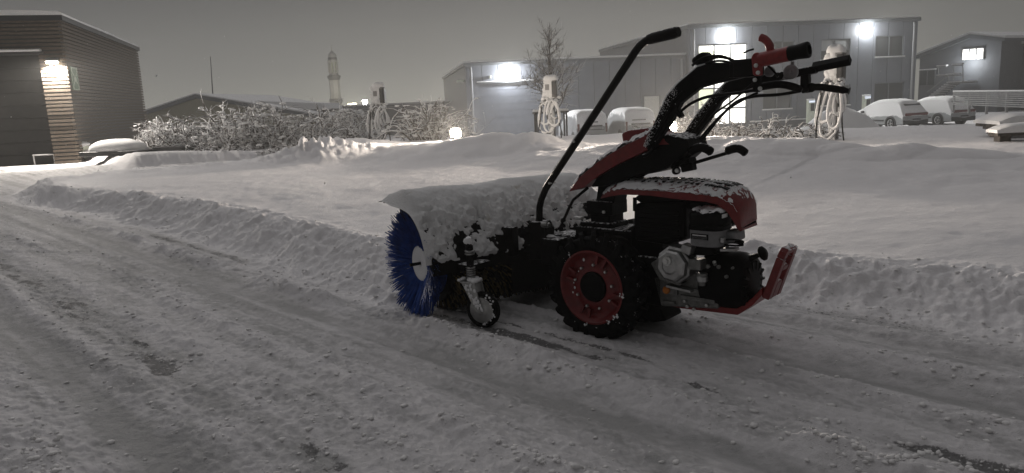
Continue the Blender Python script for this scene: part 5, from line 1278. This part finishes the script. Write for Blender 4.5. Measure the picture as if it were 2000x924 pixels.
# ---- wall box and snow heap in the yard
p = D(1700, 238, 36.0); 
rings = []; mb = MB(); NR, NA = 22, 64
base = Vector((D(1640, 236, 37).x, 37.0, 0)); bz = hz(base.x, base.y)
topz = D(1635, 206, 37).z - bz
vs = []; fs = []
for i_ in range(NR+1):
    for j_ in range(NA):
        a = 2*pi*j_/NA; r_ = i_/NR; rr = 2.35*(1+.12*float(fbm(np.array([cos(a)*1.5]), np.array([sin(a)*1.5]), 3, 2)[0])); x, y = rr*r_*cos(a), rr*.8*r_*sin(a)
        h_ = topz*(1-r_**1.7)*(.97+.10*float(fbm(np.array([x*1.2+5]), np.array([y*1.2]), 4, 3)[0])) - (.3 if i_ == NR else 0); vs.append((x, y, h_))
for i_ in range(NR):
    for j_ in range(NA): fs.append((i_*NA+j_, i_*NA+(j_+1) % NA, (i_+1)*NA+(j_+1) % NA, (i_+1)*NA+j_))
mb.add(vs, fs); sp = mb.build('snow_pile', 'snow_far', None, True, loc=(base.x, base.y, bz)); tag(sp, 'smooth grey snow heap in front of the parked cars', 'snow heap')
for (x, y, wq, hq, lab) in ((1583, 214, 15, 20, 'small lit box beside the snow heap, left of the charging post'), (1692, 196, 10, 9, 'small lit box behind the nearest snow-covered car')):
    Yd = 49.6; p = D(x, y, Yd); gz_ = LOT
    r = empty('yard_charger', (p.x, p.y, gz_), FA, lab, 'charger'); tz = D(x, y-18, Yd).z-gz_ if wq == 15 else D(x, y-8, Yd).z-gz_
    MB().box((0, 0, tz/2), (.46, .3, tz)).build('casing', 'signwhite', r, bevel=.03)
    MB().box((.05, -.16, tz-.45), (.26, .02, .5)).build('panel', 'cardark', r)
    MB().box((0, -.155, tz-.08), (.40, .03, .10)).build('lit_display', 'blueglow', r)
    MB().box((0, 0, tz+.05), (.48, .32, .10)).build('snow_cap', 'snow_far', r, bevel=.04)
# ---- picnic table at the right
p = D(1952, 282, 11.2); tb = empty('picnic_table', (p.x, p.y, hz(p.x, p.y)), radians(-7), 'dark timber picnic table and benches under thick snow', 'picnic table')
zT = D(1960, 243, p.y+.9).z-tb.location.z; zB = D(1950, 262, p.y).z-tb.location.z
def slab(name, x0, x1, y0, y1, z, m, n_=1):
    for k in range(n_):
        yy0 = y0+(y1-y0)*k/n_; yy1 = y0+(y1-y0)*(k+1)/n_-.012; MB().box(((x0+x1)/2, (yy0+yy1)/2, z), (x1-x0, yy1-yy0, .05)).build(name, m, tb, bevel=.005)
def snow_slab(x0, x1, y0, y1, z, th, name='snow_cover'):
    rg = []; n_ = 26
    for k in range(n_+1):
        x = x0+(x1-x0)*k/n_; e = min(1, 8*min(k/n_, 1-k/n_)+.15)**.5; hh = th*e*(1+.12*float(fbm(np.array([x*2]), np.array([z*7]), 3, 2)[0])); q = []
        for j_ in range(9): a = pi*j_/8; q.append(Vector((x, (y0+y1)/2+(y1-y0)/2*1.03*cos(a)*(1 if abs(cos(a)) > .9 else 1.02), z+hh*min(1, sin(a)*1.9)**.7 if sin(a) > 1e-3 else z)))
        rg.append(q)
    MB().loft(rg).build(name, 'snow', tb, True)
slab('bench_plank', -.12, 1.9, -.18, .12, zB, 'table', 2); snow_slab(-.14, 1.92, -.2, .14, zB+.026, .13)
slab('table_plank', .22, 2.4, .45, 1.25, zT, 'table', 5); snow_slab(.20, 2.42, .43, 1.27, zT+.026, .15)
slab('bench_plank', .62, 2.6, 1.55, 1.85, zB, 'table', 2); snow_slab(.60, 2.62, 1.53, 1.87, zB+.026, .13)
for x in (.02, 1.6):
    for yy, hh, w_ in ((-.03, zB, .14), (1.7, zB, .14), (.85, zT, .16)): MB().box((x+.42*(yy+.03), yy, hh/2-.12), (.16, w_+.04, hh+.2)).build('leg', 'table', tb, bevel=.008)
    MB().box((x+.36, .85, zB-.06), (.09, 1.9, .09), rz=-.40).build('cross_beam', 'table', tb)
# ---- things beside the garage
def snowy_mound(name, px, py, z, w_, d_, h_, label, cat, seed, m='snow', under=None, rot=0.0):
    p = G(px, py, z); gz_ = hz(p.x, p.y); r = empty(name, (p.x, p.y, gz_), rot, label, cat)
    vs, fs = [], []; NI, NJ = 20, 40
    for i_ in range(NI+1):
        ph = pi/2*i_/NI
        for j_ in range(NJ):
            a = 2*pi*j_/NJ; k = abs(cos(a))**.7*np.sign(cos(a)); q = abs(sin(a))**.7*np.sign(sin(a)); e = sin(ph)**.75
            vs.append((w_/2*k*e, d_/2*q*e, h_*.25+h_*.75*cos(ph)**.8*(1+.10*float(fbm(np.array([k*e*2]), np.array([q*e*2]), seed, 3)[0]))))
    for i_ in range(NI):
        for j_ in range(NJ): fs.append((i_*NJ+j_, i_*NJ+(j_+1) % NJ, (i_+1)*NJ+(j_+1) % NJ, (i_+1)*NJ+j_))
    mb = MB(); mb.add(vs, fs); mb.build('snow_cover', m, r, True)
    return r
tr_ = snowy_mound('covered_trailer', 234, 309, .15, 1.5, 1.0, .42, 'low trailer beside the garage buried under a rounded loaf of snow', 'trailer', 5, rot=-.25)
MB().box((.1, 0, .07), (1.8, 1.05, .12)).build('frame', 'cardark', tr_, bevel=.02)
MB().box((1.35, .15, .09), (1.1, .10, .10), ry=-.04).build('drawbar', 'cardark', tr_, bevel=.01)
MB().box((1.5, .25, .12), (.9, .5, .12)).build('side_board', 'cardark', tr_, bevel=.02)
p = G(168, 309, .1); hr = empty('hose_reel', (p.x, p.y, hz(p.x, p.y)), .3, 'small snow-topped hose reel on the ground at the garage corner', 'hose reel')
MB().lathe([(.20, -.09), (.20, .09), (.06, .10), (.06, -.10)], (0, 0, .24), (0, 1, 0), 20).build('reel', 'signwhite', hr, True)
MB().box((0, 0, .05), (.36, .3, .08)).build('foot', 'cardark', hr)
mb = MB(); mb.ball((-.05, 0, .46), .20, 5, (1.1, .8, .45)); mb.ball((.12, -.06, .2), .17, 5, (1.2, .8, .7)); mb.build('snow_cap', 'snow', hr, True)
p = G(88, 322, 0); cr0 = empty('wire_crate', (p.x, p.y, hz(p.x, p.y)), RZ1, 'small open wire stand by the garage door jamb', 'stand')
for a in ((-.25, 0), (.25, 0)): MB().tube([(a[0], 0, -.1), (a[0], 0, .28)], .018, 6).build('leg', 'rail', cr0)
MB().tube([(-.27, 0, .28), (.27, 0, .28)], .02, 6).build('top_rail', 'rail', cr0)
for k, (px_, py_, s_) in enumerate(((108, 322, .22), (122, 321, .28), (137, 322, .24))):
    pass
# ================================================================== BUSHES AND TREE
def twigs(mb, base, d, L, r, depth, rnd, droop, n=5, seg=6, kids=3, wig=.16):
    pts = [Vector(base)]; v = Vector(d).normalized(); 
    for k in range(seg):
        v = (v + Vector((rnd.gauss(0, wig), rnd.gauss(0, wig), rnd.gauss(0, wig*.7)-droop*(k/seg)))).normalized(); pts.append(pts[-1]+v*L/seg)
    mb.tube(pts, [r*(1-.78*k/seg) for k in range(seg+1)], n, cap=False)
    if depth > 0:
        for q in range(kids):
            k = rnd.randint(1, seg-1); dv = (pts[k+1]-pts[k]).normalized(); sd = Vector((rnd.gauss(0, 1), rnd.gauss(0, 1), rnd.gauss(.15, .6))).normalized()
            twigs(mb, pts[k], (dv*.7+sd*.8), L*rnd.uniform(.35, .6), r*.62, depth-1, rnd, droop*1.2, max(4, n-1), max(3, seg-2), kids, wig)
def shrub(px, py, z, hh, spread, nst_, seed, label, droop=.25, r=.026, group='snowy bushes beyond the field', lean=0.0, name='snowy_bush', dy=0.0, depth=2):
    p = G(px, py, z); p = Vector((p.x*(1+1.6/p.y), p.y+1.6, 0)) if px < 780 else Vector((p.x, p.y+dy, 0)); gz_ = hz(p.x, p.y); rnd = random.Random(seed)
    r_ = empty(name, (p.x, p.y, gz_-.05), 0, label, 'bush', group)
    mb = MB(); ms = MB()
    nst_ = int(nst_*.9)
    for k in range(nst_):
        a = rnd.uniform(0, 2*pi); rr = rnd.random()**.5*spread*.55; t_ = rnd.uniform(.15, 1.5)
        b_ = Vector((cos(a)*rr, sin(a)*rr, 0)); d = Vector((cos(a)*t_*spread/hh*.9+lean, sin(a)*t_*spread/hh*.9, 1))
        twigs(mb, b_, d, hh*rnd.uniform(.6, 1.1), r*rnd.uniform(.8, 1.4), depth, rnd, droop, 5, 7, 5, .26)
    tag(mb.build('branches', 'twig', r_, True), kind='stuff')
    # clumps of snow resting in the crown
    V = mb.v
    for k in range(int(nst_*4)):
        c = Vector(V[rnd.randrange(len(V))]); 
        if c.z > .12: ms.ball(c, rnd.uniform(.03, .075)*(hh/1.5), 3, (1.4, 1.1, .5))
    if ms.v: tag(ms.build('snow_clumps', 'snow_far', r_, True), kind='stuff')
    return r_
for a in ((312, 303, .2, .95, .75, 26, 31, 'small upright snowy bush at the back corner of the garage', .05),
          (352, 303, .2, 1.0, .8, 30, 32, 'low twiggy bush left of the tall arching bush', .10),
          (420, 300, .2, 1.55, 1.0, 34, 33, 'tall arching snowy bush below the beige hall', .30),
          (478, 298, .2, 1.55, 1.1, 36, 34, 'tall dense snowy bush left of the lit window', .35),
          (545, 296, .2, 1.25, 1.1, 30, 35, 'snowy bush around the yellow lit window', .35),
          (608, 290, .2, 1.25, 1.1, 30, 36, 'drooping snowy bush behind the rough snow mound', .40),
          (668, 282, .2, 1.25, 1.1, 30, 37, 'snowy bush below the minaret', .35),
          (684, 278, .2, 1.05, .8, 24, 38, 'snowy bush just left of the first charging post', .30),
          (440, 309, .2, .45, 1.2, 26, 41, 'flat heap of snowy cut branches in front of the tall bushes', .5),
          (540, 306, .2, .40, 1.2, 26, 42, 'flat sprawl of snowy twigs left of the snow mound', .5)): shrub(*a)
shrub(832, 274, .25, 1.25, .72, 56, 39, 'round spiky snow-laden shrub beside the grey hall corner', .22, .030, depth=1)
shrub(902, 268, .3, .8, .7, 16, 43, 'sparse thin stems around the bright ground light', .05, .007, depth=1)
for k, (x, y) in enumerate(((1392, 262), (1436, 262), (1480, 261), (1524, 261), (1566, 260))):
    shrub(x, y, .35, (.55, .42, .5, .5, .45)[k], .75, 38, 50+k, ('low snowy hedge shrub right of the handlebar arms', 'second low hedge shrub below the glazed entrance', 'low hedge shrub below the middle of the office', 'low hedge shrub left of the snow heap', 'last low hedge shrub beside the large charging post')[k], .45, .02, 'low hedge shrubs before the office', depth=1)
shrub(1330, 262, .35, .8, .6, 24, 57, 'small upright snowy bush between the two handlebar arms', .1, .014, 'low hedge shrubs before the office')
# bare tree
p = D(1080, 255, 23.5); gz_ = hz(p.x, p.y); tp = D(1078, 42, 23.5); TH = tp.z-gz_
tr = empty('bare_tree', (p.x, p.y, gz_-.05), 0, 'young bare tree with upswept frosted branches in front of the grey hall', 'tree')
rnd = random.Random(77); mb = MB(); tpts = [Vector((0, 0, 0)), Vector((.02, 0, TH*.3)), Vector((-.03, .02, TH*.6)), Vector((.0, 0, TH*.98))]
tpts = curve_pts(tpts, 6); MB().tube(tpts, [.055*(1-.86*k/(len(tpts)-1)) for k in range(len(tpts))], 8).build('trunk', 'bark', tr, True)
for k in range(54):
    t_ = rnd.uniform(.20, .92); q = tpts[int(t_*(len(tpts)-1))]; a = rnd.uniform(0, 2*pi); L = TH*(.46 if t_ < .5 else .36)*(1.08-t_*.62)*rnd.uniform(.8, 1.15); out = rnd.uniform(.6, 1.25) if t_ > .35 else rnd.uniform(.9, 1.6)
    twigs(mb, q, Vector((cos(a)*out, sin(a)*out, 1.0)), L, .024*(1.1-t_*.6), 2, rnd, -.10 if t_ > .3 else .12, 5, 6, 4)
tag(mb.build('branches', 'bark', tr, True), kind='stuff')
# ================================================================== LOOSE SNOW
rs = np.random.RandomState(12)
def clods(name, n_try, xr, yr, smin, smax, keep, seed):
    """small broken lumps of snow, thickest on the windrows and along the foot of the bank"""
    y = yr[0]+(yr[1]-yr[0])*rs.rand(n_try)**1.7; x = rs.uniform(-1, 1, n_try)*xr*y
    z = height(x, y, True)[0]; k = rs.rand(n_try) < DENS['d']*keep; x, y, z = x[k], y[k], z[k]; n = len(x)
    g_ = (1+5**.5)/2
    ico = np.array([(-1, g_, 0), (1, g_, 0), (-1, -g_, 0), (1, -g_, 0), (0, -1, g_), (0, 1, g_), (0, -1, -g_), (0, 1, -g_), (g_, 0, -1), (g_, 0, 1), (-g_, 0, -1), (-g_, 0, 1)])/1.9
    fc = np.array([(0, 11, 5), (0, 5, 1), (0, 1, 7), (0, 7, 10), (0, 10, 11), (1, 5, 9), (5, 11, 4), (11, 10, 2), (10, 7, 6), (7, 1, 8), (3, 9, 4), (3, 4, 2), (3, 2, 6), (3, 6, 8), (3, 8, 9), (4, 9, 5), (2, 4, 11), (6, 2, 10), (8, 6, 7), (9, 8, 1)])
    s_ = smin+(smax-smin)*rs.rand(n)**3.0
    V = ico[None]*(1+rs.uniform(-.3, .3, (n, 12, 1)))*s_[:, None, None]*np.stack([rs.uniform(.7, 1.4, n), rs.uniform(.7, 1.4, n), rs.uniform(.4, .75, n)], -1)[:, None, :]
    a = rs.rand(n)*6.283; ca, sa = np.cos(a)[:, None], np.sin(a)[:, None]
    V = np.stack([V[..., 0]*ca-V[..., 1]*sa+x[:, None], V[..., 0]*sa+V[..., 1]*ca+y[:, None], V[..., 2]+(z+s_*.12)[:, None]], -1)
    me = bpy.data.meshes.new(name); F_ = (fc[None]+12*np.arange(n)[:, None, None]).reshape(-1, 3)
    me.vertices.add(n*12); me.vertices.foreach_set('co', V.astype(np.float32).ravel()); me.loops.add(F_.size); me.loops.foreach_set('vertex_index', F_.astype(np.int32).ravel())
    me.polygons.add(len(F_)); me.polygons.foreach_set('loop_start', (np.arange(len(F_))*3).astype(np.int32)); me.polygons.foreach_set('use_smooth', np.ones(len(F_), bool)); me.update(calc_edges=True)
    me.materials.append(M['lane_snow']); o = link(name, me)
    return tag(o, 'loose crumbs and clods of swept snow along the lane', 'snow', None, 'stuff')
M['lane_snow'] = snow_mat('lane_snow', (.76, .75, .74), 90, .5, .004)
clods('snow_clods', 40000, .80, (2.1, 12), .0025, .015, .55, 1)
# falling snow
mb = MB()
for k in range(420):
    y = rnd.uniform(2.5, 30); x = rnd.uniform(-.72, .72)*y; z = rnd.uniform(.2, 1.2+y*.14); r_ = rnd.uniform(.0016, .0034)
    c = Vector((x, y, z)); mb.add([c+Vector(v)*r_ for v in ((1, 0, 0), (-1, 0, 0), (0, 1, 0), (0, -1, 0), (0, 0, 1.6), (0, 0, -1.6))], [(0, 2, 4), (2, 1, 4), (1, 3, 4), (3, 0, 4), (2, 0, 5), (1, 2, 5), (3, 1, 5), (0, 3, 5)])
tag(mb.build('snowflakes', 'snow', None, True), 'sparse falling snowflakes', 'snow', None, 'stuff')
# ================================================================== HAZE
mh = bpy.data.materials.new('night_haze'); mh.use_nodes = True; t = mh.node_tree; t.nodes.remove(t.nodes['Principled BSDF'])
pv = t.nodes.new('ShaderNodeVolumePrincipled'); pv.inputs['Color'].default_value = (.95, .95, .93, 1); pv.inputs['Density'].default_value = .0028; pv.inputs['Anisotropy'].default_value = .35
t.links.new(pv.outputs[0], t.nodes['Material Output'].inputs['Volume'])
zlo, zhi = float(Z.min())-2.6, 13.5
M['haze'] = mh
h = MB().box((0, 0, (zlo+zhi)/2), (252, 252, zhi-zlo)).build('haze', 'haze'); tag(h, kind='stuff')
